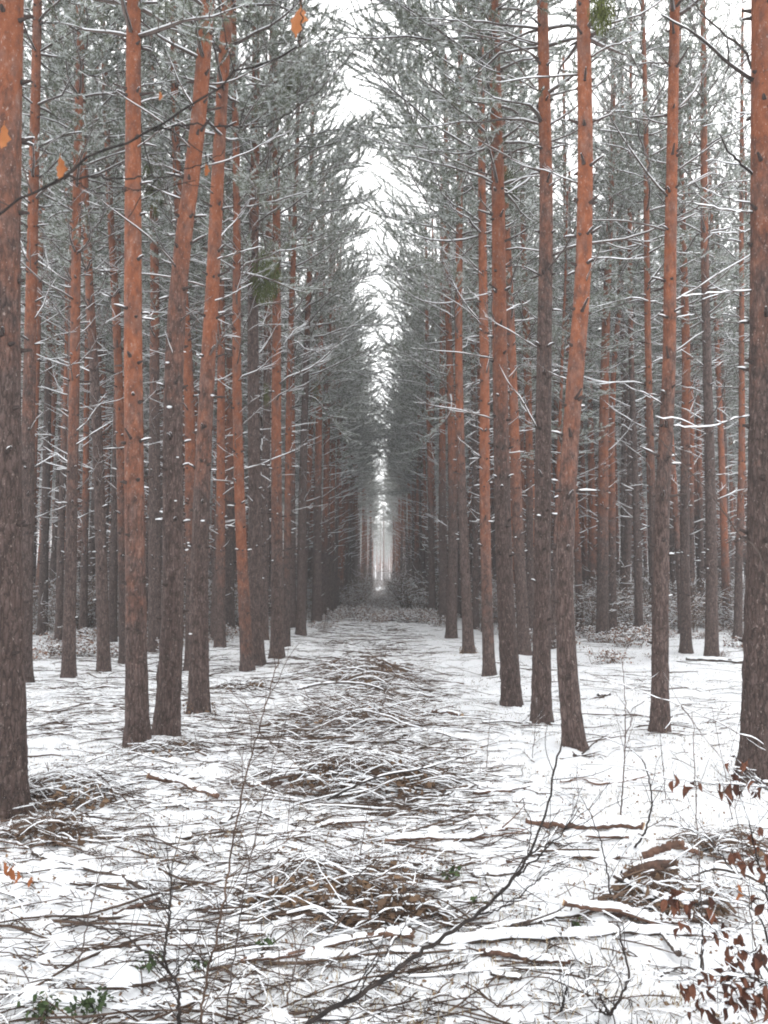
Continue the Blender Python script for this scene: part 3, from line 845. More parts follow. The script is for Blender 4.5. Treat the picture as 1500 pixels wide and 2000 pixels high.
scatter_object('distant_wood', pts, srcs, 'hazy mass of pines far back on both sides of the lane', 'wood')

# ------------------------------------------------------------------ shrubs and brush
def shrub_mesh(h, w, n, leaves, lm=1, tw=.006):
    mb = MB(); LP = []
    for s in range(n):
        an = rng.uniform(0, 2 * PI); sp = rng.uniform(.1, 1) * w / h
        P = wiggle((rng.normal(0, w * .15), rng.normal(0, w * .15), -.03), (math.cos(an) * sp, math.sin(an) * sp, 1), h * rng.uniform(.5, 1.05), 7, .13, -.03)
        r = np.linspace(tw, tw * .35, 7); tube(mb, P, r, 3, 0, cap=False)
        if rng.random() < .6: snowridge(mb, P, r, .006, 2, gap=.3)
        for t in range(5):
            i = rng.integers(2, 6); sg = rng.normal(0, 1, 3); sg[2] = abs(sg[2]) * .5
            Q = wiggle(P[i], sg, h * rng.uniform(.12, .3), 5, .18, .02)
            r2 = np.linspace(tw * .5, tw * .3, 5); tube(mb, Q, r2, 3, 0, cap=False)
            if rng.random() < .5: snowridge(mb, Q, r2, .007, 2, gap=.1)
            for q in range(3): LP.append(Q[rng.integers(1, 5)])
    LP = np.array(LP)
    if leaves < len(LP): LP = LP[rng.permutation(len(LP))[:leaves]]
    leafcards(mb, LP, .045, lm)
    k = rng.permutation(len(LP))[:len(LP) // (2 if h < 1 else 4)]
    snowpats(mb, LP[k], .03, 2)
    return mb.mesh('shrub', [SLASH, PINKL if lm == 1 else BROWNL, SNOW]) if lm == 1 else mb.mesh('shrub', [TWIG, BROWNL, SNOW])
def leafcards(mb, P, s, m):
    """small curled leaves, two faces folded along the rib"""
    n = len(P)
    if not n: return
    d = unit(rng.normal(0, 1, (n, 3)) + np.array([0, 0, -.8])); u = unit(np.cross(d, rng.normal(0, 1, (n, 3)))); w_ = np.cross(d, u)
    L = s * rng.uniform(.6, 1.25, (n, 1))
    v = np.stack([P, P + d * L * .5 + u * L * .32 + w_ * L * .12, P + d * L, P + d * L * .5 - u * L * .32 + w_ * L * .12], 1).reshape(-1, 3)
    b = (np.arange(n) * 4)[:, None, None]
    mb.add(v, None, (np.array([[0, 1, 2], [0, 2, 3]])[None] + b).reshape(-1, 3), m)
def snowpats(mb, P, s, m):
    n = len(P)
    if not n: return
    a = rng.uniform(0, 6.28, (n, 1)); D = np.concatenate([np.cos(a), np.sin(a), np.zeros((n, 1))], 1); U = np.stack([-D[:, 1], D[:, 0], D[:, 2]], 1)
    L = s * rng.uniform(.6, 1.4, (n, 1)); w = L * rng.uniform(.4, .8, (n, 1))
    z = np.array([0, 0, 1.])
    v = np.stack([P - D * L, P - U * w, P + D * L, P + U * w, P + z * L * .45], 1).reshape(-1, 3)
    b = (np.arange(n) * 5)[:, None, None]
    mb.add(v, None, (np.array([[0, 1, 4], [1, 2, 4], [2, 3, 4], [3, 0, 4]])[None] + b).reshape(-1, 3), m)
SH_TALL = [shrub_mesh(1.7, 1.1, 24, 330, tw=.008), shrub_mesh(1.4, 1.2, 26, 330, tw=.008), shrub_mesh(1.9, .9, 22, 220, tw=.009)]
SH_LOW = [shrub_mesh(.5, .7, 26, 260), shrub_mesh(.4, .8, 26, 200)]
def shrub(px, py, sc, kind, label, rot=0, d=None):
    p = ground(px, py) if d is None else np.array([at(px, py, d)[0], d, 0])
    o = link('shrub', (SH_TALL if kind == 't' else SH_LOW)[int(rng.integers(0, 2 if kind == 'l' else 3))])
    o.location = (p[0], p[1], float(gh(p[0], p[1]))); o.scale = (sc, sc, sc); o.rotation_euler = (0, 0, rng.uniform(0, 6))
    tag(o, label, 'shrub'); return o
shrub(835, 1205, 1.5, 't', 'snow-dusted russet shrub at the right rim of the lane, behind the nearer pines')
shrub(800, 1198, 1.6, 't', 'russet shrub with snowy twigs reaching over the lane from its right rim')
shrub(785, 1180, 1.8, 't', 'hazy pinkish shrub farthest down the right rim of the lane')
shrub(770, 1203, 1.3, 'l', 'low brownish shrub in the middle of the lane where the piled brush ends')
shrub(690, 1205, 1.5, 'l', 'low straw-brown shrub at the left rim of the lane beside the hazy row')
shrub(650, 1215, 1.3, 'l', 'low shrub at the foot of the row end on the left of the lane')
shrub(1032, 1262, 1.3, 'l', 'small leafy shrub with snow on it between the stout pine and the straight grey one')
shrub(1222, 1262, 1.5, 'l', 'low rusty shrub in the snow right of the two red-barked pines')
shrub(1185, 1296, 1.1, 'l', 'flat snow-dusted shrub spreading between the kinked pine and the rough-barked slim one')
shrub(1250, 1235, 1.0, 't', 'bare tall shrub with tan leaves behind the rough-barked slim pine')
shrub(445, 1240, 1.0, 'l', 'low pale-leaved shrub between the leaning mossy-footed pine and the bright orange pair')
shrub(75, 1230, 1.8, 'l', 'wide brown shrub behind the slim pine by the left edge')
shrub(160, 1225, 1.7, 'l', 'brown shrub between the knotty slender pine and the dark slender one')
shrub(225, 1218, 1.6, 'l', 'tawny shrub behind the dull red-brown pine on the left')
shrub(340, 1222, 1.4, 'l', 'brown shrub glimpsed behind the crooked grey pine with snow blobs')
low_src = [[o] for o in C.objects if o.name.startswith('shrub') and o.data in SH_LOW]
tall_src = [[o] for o in C.objects if o.name.startswith('shrub') and o.data in SH_TALL]
pts = []
for q in range(2300):
    y = rng.uniform(22, 66); x = rng.uniform(-.5 * y - 2, .5 * y + 2)
    if abs(x) < 3.0 + rng.random() * 1.5: continue
    if rng.random() > (.9 if x < 0 else .7): continue
    pts.append((x, y, float(gh(x, y)) - .03))
for q in range(200):
    y = rng.uniform(36, 120); pts.append((rng.uniform(.9, 2.6) if rng.random() < .8 else rng.uniform(-2.8, -1.4), y, 0))
for q in range(90):
    y = rng.uniform(95, 180); pts.append((rng.uniform(-4, 4), y, 0))
scatter_object('understory_brush', pts, tall_src, 'tangle of bare snowy brush filling the wood between the far trunks', 'brush', smin=.6, smax=1.3)
pts = []
for q in range(1500):
    y = rng.uniform(19, 75); x = rng.uniform(-.5 * y, .5 * y)
    if y < 27 and abs(x) < 3: continue
    if y < 24 and rng.random() < .6: continue
    pts.append((x, y, float(gh(x, y)) - .02))
for q in range(26):
    y = rng.uniform(15, 20); x = rng.choice([-1, 1], p=[.8, .2]) * rng.uniform(4, .55 * y)
    pts.append((x, y, float(gh(x, y)) - .06))
for q in range(430):
    y = 24 + 70 * rng.random() ** .9; xx = rng.uniform(-2.3, 2.1)
    if y < 50 and -1.5 < xx < .4 + rng.normal(0, .4) and rng.random() < .85: continue
    pts.append((xx, y, float(gh(0, y)) - .02))
scatter_object('low_undergrowth', pts, low_src, 'low brown snow-dusted undergrowth covering the ground beyond the nearer trees', 'undergrowth', smin=.6, smax=1.5)

# ------------------------------------------------------------------ mistletoe / green tufts in the trees
def tuft_mesh(r, n, hang=.6):
    mb = MB()
    P = rng.normal(0, 1, (n, 3)); P = unit(P) * (rng.random((n, 1)) ** .5) * r * np.array([.8, .8, 1.1])
    D = unit(P * .6 + np.array([0, 0, -hang]))
    v = []
    side = unit(np.cross(D, rng.normal(0, 1, (n, 3)))) * .008
    L = rng.uniform(.06, .13, (n, 1))
    v = np.stack([P - side * 1.6, P + side * 1.6, P + D * L * .6 + side * 1.2, P + D * L], 1).reshape(-1, 3)
    b = (np.arange(n) * 4)[:, None, None]
    mb.add(v, None, (np.array([[0, 1, 2], [0, 2, 3]])[None] + b).reshape(-1, 3), 0)
    for q in range(14):
        a = unit(rng.normal(0, 1, 3)); tube(mb, np.array([[0, 0, 0], a * r * .5, a * r * .9 + np.array([0, 0, -.03])]), [.006, .004, .002], 3, 1, cap=False)
    return mb.mesh('green_tuft', [MISTL, TWIG])
for px, py, d, w, h, n, lab in (
    (1175, 22, 7.6, 52, 75, 900, 'dark green tuft hanging beside the top of the kinked pine'),
    (518, 540, 14.6, 62, 90, 900, 'yellow-green tuft between the dark straight pine and the knotty pine'),
    (303, 345, 17, 46, 130, 900, 'long dark green tuft hanging right of the straight pale pine'),
    (565, 165, 15.6, 50, 70, 700, 'small green tuft high beside the knotty pine of the left lane row'),
    (650, 702, 36, 20, 55, 600, 'small green tuft on the stem at the end of the near left row'),
    (646, 850, 36, 22, 60, 600, 'green tuft lower down on the stem at the end of the near left row'),
    (520, 770, 15.0, 14, 44, 300, 'thin green sprig on the left of the knotty pine at mid height'),
    (616, 765, 27.5, 16, 38, 300, 'green sprig on the stem of the reddish pine in the left lane row'),
    (828, 915, 42, 34, 40, 500, 'bright moss-green tuft low on the pale peach pine'),
    (815, 790, 42, 18, 80, 500, 'mossy streak high on the pale peach pine'),
    (990, 360, 16.2, 46, 60, 600, 'dark green tuft behind the stout left-leaning pine'),
    (912, 625, 29, 26, 50, 500, 'dark green tuft on the background pine behind the right lane row')):
    o = link('mistletoe', tuft_mesh(.5, int(n * 1.6))); p = at(px, py, d - .5)
    o.location = p; o.scale = (w * d / 1500 * 1.25, w * d / 1500 * 1.1, h * d / 1500 * 1.1)
    tag(o, lab, 'mistletoe')

# ------------------------------------------------------------------ sticks and logs on the ground
def stick(label, pts, r0, r1=None, m=LOGB, snow=.02, lift=.4, gap=.08, twigs=0, name='fallen_branch', cat='fallen branch', cut=False, k=8, group=None, ups=None):
    """a branch lying on the snow, traced through ground pixels"""
    r1 = r0 * .6 if r1 is None else r1
    G = []
    for i, (px, py) in enumerate(pts):
        p = ground(px, py, 0 if ups is None else ups[i]); G.append(p)
    n = max(14, 7 * len(pts)); r0 *= .82; r1 *= .82
    P = smooth(G, n)
    r = np.linspace(r0, r1, n) * (1 + rng.normal(0, .05, n))
    if ups is None: P[:, 2] = gh(P[:, 0], P[:, 1]) + r * lift
    P[1:-1] += rng.normal(0, r0 * .15, (n - 2, 3))
    o0 = P[0].copy(); P = P - o0
    t = thing(name, label, cat, tuple(o0), group)
    mb = MB(); tube(mb, P, r, k, 0); 
    for s in range(twigs):
        i = int(rng.integers(1, n - 1)); q = wiggle(P[i], unit(P[i] - P[i - 1]) + rng.normal(0, .6, 3) * np.array([1, 1, .4]) + np.array([0, 0, .15]), rng.uniform(.12, .4), 5, .15)
        r2 = np.linspace(r[i] * .45, .002, 5); tube(mb, q, r2, 4, 0)
    link('wood', mb.mesh('fallen_wood', [m]), t)
    if cut:
        cb = MB(); T = unit(P[0] - P[1]); tube(cb, [P[0], P[0] + T * .006], [r[0] * .97, r[0] * .95], 10, 0)
        link('cut_end', cb.mesh('cut_end', [CUTW]), t)
    if snow:
        sb = MB(); rs = r * np.interp(np.arange(n), np.linspace(0, n - 1, max(4, n // 5)), rng.uniform(.45, 1.0, max(4, n // 5))); snowridge(sb, P + np.array([0, 0, 1.]) * (r * .25)[:, None], rs, snow * .55, 0, gap=max(gap, .1))
        link('snow_cap', sb.mesh('snow_cap', [SNOW]), t)
    return t
K = stick
K('short thick cut log piece with a brown end, in the lane before the stout pine', [(903, 1402), (845, 1393)], .032, .03, LOGB, .02, 1.0, cut=True)
K('long thin branch pointing at the foot of the straight grey pine', [(942, 1413), (1000, 1411), (1095, 1417)], .012, .008, LOGD, .016, 1.2, twigs=3)
K('small bent stick below the short cut log piece', [(802, 1430), (830, 1428), (905, 1446)], .02, .012, LOGD, .022, .6)
K('dark stick slanting up towards the kinked pine from the lane', [(868, 1556), (905, 1545), (940, 1533)], .013, .009, LOGD, .012, 1)
K('straight brown stick lying right of the slanting dark stick', [(925, 1552), (990, 1545), (1050, 1531)], .016, .010, LOGB, .016, 1)
K('thin yellowish stick in open snow between the kinked pine and the rough-barked one', [(1095, 1529), (1140, 1524), (1170, 1534), (1242, 1524)], .012, .010, LOGB, .012, 1, twigs=4)
K('thick red-brown log bearing the deepest strip of snow, right of the lane', [(1255, 1622), (1180, 1619), (1100, 1618), (1028, 1610)], .030, .026, LOGB, .035, 1.0, cut=True, gap=0)
K('thinner branch lying just in front of the thick red-brown log', [(1228, 1640), (1160, 1636), (1100, 1634)], .016, .012, LOGB, .022, .8)
K('brown branch in the snow, second in front of the thick red-brown log', [(1210, 1677), (1120, 1675), (1060, 1668), (990, 1684)], .018, .012, LOGB, .025, .5)
K('long reddish branch running from the brush heap towards the thick log', [(752, 1645), (830, 1640), (920, 1640), (990, 1621)], .018, .012, LOGB, .02, .9, twigs=4)
K('short dark branch piece below the long reddish branch', [(922, 1713), (970, 1711), (1012, 1704)], .018, .014, LOGD, .03, .5)
K('bare bent orange-brown branch without snow at the right', [(1255, 1672), (1292, 1658), (1325, 1646)], .026, .024, LOGB, 0, 2.2, ups=[.03, .06, .10])
K('rotten orange chunk propped against the bare bent branch', [(1326, 1646), (1345, 1658), (1366, 1664)], .026, .016, LOGB, .012, 1.5, ups=[.10, .07, .05])
K('snow-striped branch with a dark thin end, beside the mossy stump', [(1198, 1710), (1235, 1730), (1285, 1752), (1380, 1762)], .012, .02, LOGD, .02, 2.5, ups=[.12, .08, .06, .05])
K('dark curved branch thick with snow arching right of the mossy stump', [(1272, 1742), (1320, 1722), (1388, 1697), (1450, 1706), (1500, 1730)], .016, .012, LOGD, .02, 3, gap=0, ups=[.04, .07, .12, .1, .05])
K('thick brown broken branch pointing left, front of the tangle at the right', [(1102, 1762), (1160, 1772), (1210, 1776), (1280, 1800)], .02, .022, LOGB, .022, 1.5, cut=True, ups=[.06, .05, .04, .03])
K('red-brown log pieces under snow at the base of the right tangle', [(1180, 1785), (1240, 1795), (1290, 1806), (1345, 1808)], .026, .02, LOGB, .03, .9)
K('orange-tinted log end in front of the right tangle, beside rusty leaves', [(1322, 1797), (1350, 1800), (1378, 1803)], .026, .024, LOGB, .02, .8)
K('long dark branch leading to the base of the right tangle', [(968, 1817), (1040, 1808), (1090, 1795), (1160, 1782)], .014, .012, LOGD, .016, 1.2, twigs=4)
K('brown log with a pale yellow bare patch, low right of the middle', [(940, 1866), (1000, 1871), (1060, 1880), (1112, 1882)], .018, .014, LOGB, .018, .8, cut=True)
K('short dark stick piece in clean snow, front of and left of the pale-patched log', [(912, 1899), (945, 1903)], .009, .008, LOGD, .006, .9)
K('short grey stick piece in front of the pale-patched log', [(958, 1906), (1018, 1915)], .014, .012, LOGD, .008, .9)
K('long bowed red-brown branch with snow along it at the front of the lane', [(470, 1880), (560, 1872), (680, 1842), (760, 1832), (808, 1834)], .013, .022, LOGB, .014, 1.0, gap=.3)
K('log buried under a smooth thick roll of snow along the front', [(838, 1842), (960, 1836), (1100, 1830), (1250, 1824), (1410, 1818)], .018, .016, LOGD, .04, .3, gap=0)
K('short brown end of a log sticking out left of the thick snow roll', [(752, 1832), (780, 1831), (805, 1833)], .022, .022, LOGB, .02, .9)
K('black stubby stick poking from the snow in front of the right tangle', [(1292, 1828), (1308, 1850), (1326, 1873)], .010, .018, LOGD, .012, 1.5)
K('thin stick slanting in the snow left of the rusty leaves', [(1286, 1913), (1322, 1893)], .007, .006, LOGD, .006, 1)
K('dark log lying in the snow behind the rough-barked slim pine', [(1340, 1290), (1390, 1292), (1452, 1296)], .05, .04, LOGD, .04, .9)
K('thick log with a pale tan end under heavy snow, left of the lane', [(290, 1522), (340, 1530), (385, 1548), (425, 1560)], .03, .024, LOGB, .03, .9, cut=True, gap=0)
K('thin dark stick parallel to the tan-ended log', [(302, 1558), (335, 1570), (368, 1582)], .012, .010, LOGD, .012, .9)
K('dark red branch emerging from the centre brush heap to the left', [(488, 1541), (540, 1532), (590, 1528), (620, 1522)], .024, .016, LOGB, .02, .8)
K('low dark branch under snow at the foot of the left brush heap', [(150, 1607), (195, 1610), (246, 1618)], .014, .010, LOGD, .02, .8)
K('snow-covered log slanting towards the camera at the lower left', [(66, 1668), (140, 1690), (210, 1708), (285, 1740)], .02, .016, LOGD, .02, .5, gap=0)
K('crooked stick with a forked middle in the snow left of the lane', [(430, 1612), (490, 1586), (545, 1602)], .013, .010, LOGD, .014, 1.2, twigs=3)
K('small dark log stub in the snow below the tan-ended log', [(335, 1640), (375, 1638)], .018, .016, LOGD, .02, .7)
K('stick under a broad pad of snow in the middle of the lane', [(532, 1633), (600, 1625), (650, 1610), (720, 1604)], .018, .014, LOGB, .025, .4, gap=0)
K('pale orange-brown bare stick at the lower left', [(220, 1790), (265, 1775), (312, 1759)], .012, .010, LOGB, 0, 1.2)
K('thick snow-laden branch sloping through the front brush heap', [(618, 1735), (650, 1775), (700, 1795), (735, 1810)], .018, .015, LOGD, .022, 1.8, gap=0, twigs=3)
K('short wedge of dark bark half sunk right of the kinked pine', [(1168, 1362), (1192, 1358)], .03, .02, LOGD, .02, .8)
K('black root piece standing out of the snow before the kinked pine', [(1120, 1478), (1138, 1482)], .028, .02, LOGD, .012, 1.0, twigs=4)
K('snowy branch bridging the top of the far brush heap', [(582, 1346), (640, 1334), (720, 1338), (770, 1358)], .02, .014, LOGD, .02, 3, ups=[.03, .16, .15, .03])
K('long snow-lined pole lying over the centre brush heap', [(640, 1562), (700, 1532), (760, 1512), (830, 1500), (930, 1470)], .012, .007, TWIG, .012, 3, ups=[.05, .18, .2, .16, .05])
K('snow-laden branch fanning left from the centre brush heap', [(520, 1498), (580, 1500), (660, 1512)], .014, .012, LOGD, .018, 3, ups=[.04, .08, .14], twigs=4)

# mossy rotten stump chunk at the right
st = thing('tree_stump', 'squat rotten brown stump chunk with dry moss on it, in the right tangle', 'stump', tuple(ground(1272, 1722)))
mb = MB(); P = np.array([[-.14, .02, .02], [-.08, .01, .05], [0, 0, .075], [.08, 0, .1], [.13, .0, .11]])
P[:, 2] *= .75; tube(mb, P, [.02, .045, .048, .043, .03], 14, 0)
mb.v[0] = mb.v[0] + rng.normal(0, .006, mb.v[0].shape)
link('rotten_wood', mb.mesh('rotten_wood', [LOGB]), st)
mb = MB(); n = 900; th = rng.uniform(-.14, .13, n); an = rng.uniform(0, 2 * PI, n)
base = np.stack([th, np.cos(an) * .047, .048 + np.sin(an) * .046 + (th + .02) * .19], 1)
leafcards(mb, base, .016, 0); o = link('moss', mb.mesh('moss', [BROWNL]), st); o['kind'] = 'stuff'
mb = MB(); snowridge(mb, P + np.array([0, .01, .02]), [.02, .02, .026, .02, .015], .012, 0); link('snow_cap', mb.mesh('snow_cap', [SNOW]), st)

# ------------------------------------------------------------------ brush heaps
def pile(px, py, w_px, h_m, n, label, depth=.55, leaves=500, snowy=.38, ang=0.0, brown=BROWNL):
    h_m *= .68; c = ground(px, py); d = c[1]; rx = w_px / 2 * d / 1500; ry = rx * depth
    t = thing('brush_pile', label, 'brush pile', tuple(c))
    mb = MB(); sb = MB(); LP = []
    for q in range(int(n * 1.5)):
        a = rng.uniform(0, 2 * PI); u = rng.random() ** .6
        x, y = float(rng.normal(0, rx * .42)), float(rng.normal(0, ry * .45)); u = min(1.0, math.hypot(x / rx, y / ry))
        hz = h_m * (1 - u ** 2) * rng.uniform(.0, 1.0) ** 1.4
        hd = ang + rng.normal(0, .42) + (PI if rng.random() < .5 else 0)
        L = rng.uniform(.25, .8) * min(1.0, rx)
        P = wiggle((x - math.cos(hd) * L / 2, y - math.sin(hd) * L / 2, 0), (math.cos(hd), math.sin(hd), rng.normal(0, .12)), L, 7, .09)
        s = np.linspace(-1, 1, 7); P[:, 2] += hz * (1 - .55 * s ** 2) + .01
        g = gh(P[:, 0] + c[0], P[:, 1] + c[1]) - c[2]; P[:, 2] = np.maximum(P[:, 2] + g, g + .004)
        r0 = (rng.uniform(.0016, .0042) if rng.random() < .88 else rng.uniform(.005, .009)) * (.75 + d / 14)
        r = np.linspace(r0, r0 * .4, 7); tube(mb, P, r, 4 if r0 > .006 else 3, 0, cap=False)
        if rng.random() < snowy: snowridge(sb, P, r, .003 + .0004 * d, 0, gap=.25)
        for tt in range(2):
            i = rng.integers(2, 6); Q = wiggle(P[i], unit(P[i] - P[i - 1]) + rng.normal(0, .5, 3), L * .25, 4, .1)
            tube(mb, Q, [r0 * .5, r0 * .45, r0 * .4, r0 * .3], 3, 0, cap=False)
            if rng.random() < snowy * .7: snowridge(sb, Q, [r0 * .55] * 4, .003, 0, gap=.2)
            LP.append(Q[2])
    o = link('twigs', mb.mesh('twigs', [SLASH]), t); o['kind'] = 'stuff'
    o = link('snow_on_twigs', sb.mesh('snow_on_twigs', [SNOW]), t); o['kind'] = 'stuff'
    lb = MB(); m = leaves
    a = rng.uniform(0, 2 * PI, m); u = rng.random(m) ** .8 * .85
    cl = rng.uniform(0, 2 * PI, 5); 
    x, y = np.cos(a) * rx * u, np.sin(a) * ry * u
    k = rng.integers(0, 5, m); x = x * .45 + np.cos(cl[k]) * rx * .4; y = y * .45 + np.sin(cl[k]) * ry * .4
    z = h_m * np.clip(1 - (x / rx) ** 2 - (y / ry) ** 2, 0, 1) * rng.uniform(.05, .85, m) + gh(x + c[0], y + c[1]) - c[2]
    leafcards(lb, np.stack([x, y, z], 1), .06, 0)
    o = link('withered_leaves', lb.mesh('withered_leaves', [brown]), t); o['kind'] = 'stuff'
    return t
pile(715, 1320, 270, .30, 280, 'far brush heap of snowy twigs in the middle of the lane', 2.0, 500)
pile(690, 1410, 340, .24, 330, 'wide flat brush heap of thin grey twigs in the middle of the lane', .9, 200)
pile(710, 1530, 400, .26, 380, 'large centre brush heap with tan withered fronds', .7, 900)
pile(120, 1560, 380, .20, 260, 'brush heap spread beside the thick left-edge pine', .8, 250)
pile(90, 1635, 300, .16, 150, 'dark brush heap at the left edge in front of the thick pine', .5, 200)
pile(660, 1740, 460, .16, 260, 'front brush heap with brown leaves and criss-crossing snowy sticks', .75, 600)
pile(770, 1790, 300, .13, 90, 'small dense mound of brown fronds under snowy sticks near the front', .45, 480)
pile(1310, 1770, 320, .16, 180, 'right tangle of snowy twigs and rusty leaves', .6, 260)
pile(1420, 1660, 240, .15, 110, 'wiry heap of grey twigs in front of the massive right-edge pine', .7, 60)
pile(470, 1345, 130, .12, 60, 'little heap of twigs and tan leaves at the foot of the orange-dark pine pair', 1.2, 160)
pile(330, 1470, 240, .10, 80, 'thin scatter of twigs around the foot of the straight pale pine', .8, 80)

# the low carpet of twigs nobody could count, half sunk in the snow
mb = MB()
def scatter_twigs(n, y0, y1, xf, rmin, rmax, lmin, lmax, wob=.55, dens=None):
    c = 0
    while c < n:
        y = y0 + (y1 - y0) * rng.random() ** 1.4; x = rng.uniform(-.56, .56) * y
        if dens and rng.random() > dens(x, y): continue
        c += 1
        hd = rng.normal(0, wob) + (PI if rng.random() < .5 else 0)
        L = rng.uniform(lmin, lmax) * (1 + y / 25); k = 6
        P = wiggle((x, y, 0), (math.cos(hd), math.sin(hd), 0), L, k, .10)
        r0 = rng.uniform(rmin, rmax) * (1 + y / 30)
        r = np.linspace(r0, r0 * .5, k)
        s = np.linspace(-1, 1, k)
        P[:, 2] = gh(P[:, 0], P[:, 1]) + r0 * rng.uniform(.0, 1.2) + (1 - s ** 2) * rng.uniform(0, .02) + rng.uniform(0, .012) * s
        tube(mb, P, r, 3, 0, cap=False)
        if rng.random() < .28: snowridge(mb, P, r * .8, .002 + .0004 * y, 1, gap=.3)
        for tt in range(int(rng.integers(0, 3))):
            i = int(rng.integers(1, k - 1)); Q = wiggle(P[i], unit(P[i] - P[i - 1]) + rng.normal(0, .6, 3) * np.array([1, 1, .25]), L * rng.uniform(.15, .4), 3, .1)
            Q[:, 2] = np.maximum(Q[:, 2], gh(Q[:, 0], Q[:, 1]) + r0 * .3); tube(mb, Q, [r0 * .5, r0 * .4, r0 * .3], 3, 0, cap=False)
dl = lambda x, y: .10 + .75 * math.exp(-((x + .25) / .9) ** 2) + (.34 if x < -.5 else 0) - (.12 if y < 4.2 else 0) + (.06 if y < 4.2 and x > .8 else 0)
scatter_twigs(3900, 2.6, 12, 0, .0013, .0042, .05, .34, wob=.6, dens=dl)
scatter_twigs(3200, 8, 34, 0, .002, .006, .1, .5, dens=dl)
scatter_twigs(2600, 4.5, 34, 0, .0015, .0045, .08, .4, wob=.7, dens=lambda x, y: math.exp(-((x + .2) / .75) ** 2) * (.5 + .5 * math.sin(y * 1.1 + x)))
scatter_twigs(260, 2.6, 16, 0, .004, .009, .25, .8, wob=.45, dens=dl)
o = link('ground_twigs', mb.mesh('ground_twigs', [SLASH, SNOW]))
tag(o, 'carpet of thin snow-dusted twigs strewn over the forest floor', 'twigs', kind='stuff')
# dark fine litter and dry grass blades poking through
n = 70000
y = 2.5 + 20 * rng.random(n) ** 1.7; x = rng.uniform(-.56, .56, n) * y
cl = np.sin(x * 2.1 + 1) * np.sin(y * 1.7 + 2) + .6 * np.sin(x * 5.3 + y * 3.1); keep = cl + rng.normal(0, .5, n) > 0.1
x, y = x[keep], y[keep]; n = len(x)
a = rng.uniform(0, 6.28, n); L = rng.uniform(.02, .075, n); lean = rng.uniform(.3, 1.4, n)
b0 = np.stack([x, y, gh(x, y) - .004], 1)
D = np.stack([np.cos(a) * np.sin(lean), np.sin(a) * np.sin(lean), np.cos(lean)], 1)
sd = np.stack([-np.sin(a), np.cos(a), np.zeros(n)], 1) * .0014
m1 = b0 + D * L[:, None] * .6; tp = b0 + D * L[:, None] - np.array([0, 0, 1.]) * (L * .15)[:, None]
mb = MB()
v = np.stack([b0 - sd, b0 + sd, m1 + sd, m1 - sd, tp], 1).reshape(-1, 3); bb = (np.arange(n) * 5)[:, None, None]
half = n // 2
T_ = (np.array([[0, 1, 2], [0, 2, 3], [3, 2, 4]])[None] + bb)
mb.add(v[:half * 5], None, T_[:half].reshape(-1, 3), 0)
mb.add(v[half * 5:], None, (T_[half:] - half * 5).reshape(-1, 3), 1)
o = link('dry_grass', mb.mesh('dry_grass', [STRAW, TWIG]))
tag(o, 'sparse dry grass blades and stalks poking through the snow', 'grass', kind='stuff')
# fallen needles and leaf scraps
mb = MB(); n = 9000
y = 2.6 + 16 * rng.random(n) ** 1.6; x = rng.uniform(-.56, .56, n) * y
NN = 26000; yc = 4 + 30 * rng.random(NN) ** 1.3; xc = rng.normal(-.2, .75, NN)
kp = np.sin(yc * 1.9 + xc * 2) + np.sin(xc * 4.1 - yc) + rng.normal(0, .5, NN) > .3
y = np.concatenate([y, yc[kp]]); x = np.concatenate([x, xc[kp]])
leafcards(mb, np.stack([x, y, gh(x, y) + .008], 1), .022, 0)
o = link('leaf_litter', mb.mesh('leaf_litter', [BROWNL])); tag(o, 'scraps of brown leaves and bark on the snow', 'leaf litter', kind='stuff')

# ------------------------------------------------------------------ young trees, stems and leaves in front
def leaf_mesh(L, Wd, curl, lob=False):
    mb = MB(); n = 9; v = []
    for i in range(n):
        u = i / (n - 1)
        w = Wd * math.sin(PI * min(u * 1.02, 1) ** .85) * (1 - .25 * u)
        if lob: w *= 1 + .32 * math.sin(u * 19)
        z = -L * u; bend = curl * L * math.sin(u * PI * .8)
        for s in (-1, -.5, 0, .5, 1):
            v.append((s * w * (1 - .25 * abs(s) * abs(curl)), bend + abs(s) * w * .65 * (1 + .4 * math.sin(u * 7)), z))
    f = [(i * 5 + j, i * 5 + j + 1, (i + 1) * 5 + j + 1, (i + 1) * 5 + j) for i in range(n - 1) for j in range(4)]
    mb.add(v, f); tube(mb, [(0, 0, .012), (0, 0, 0)], [.0012, .0012], 3, 0, cap=False)
    return mb
BEECH = [leaf_mesh(.062, .017, .2).mesh('beech_leaf', [LEAF]), leaf_mesh(.055, .013, -.25).mesh('beech_leaf', [LEAF]), leaf_mesh(.07, .02, .35).mesh('beech_leaf', [LEAF])]
OAKM = [leaf_mesh(.075, .020, .25, True).mesh('oak_leaf', [OAKL]), leaf_mesh(.06, .016, -.3, True).mesh('oak_leaf', [OAKL])]
SNB = blob_mesh(.011, .5)

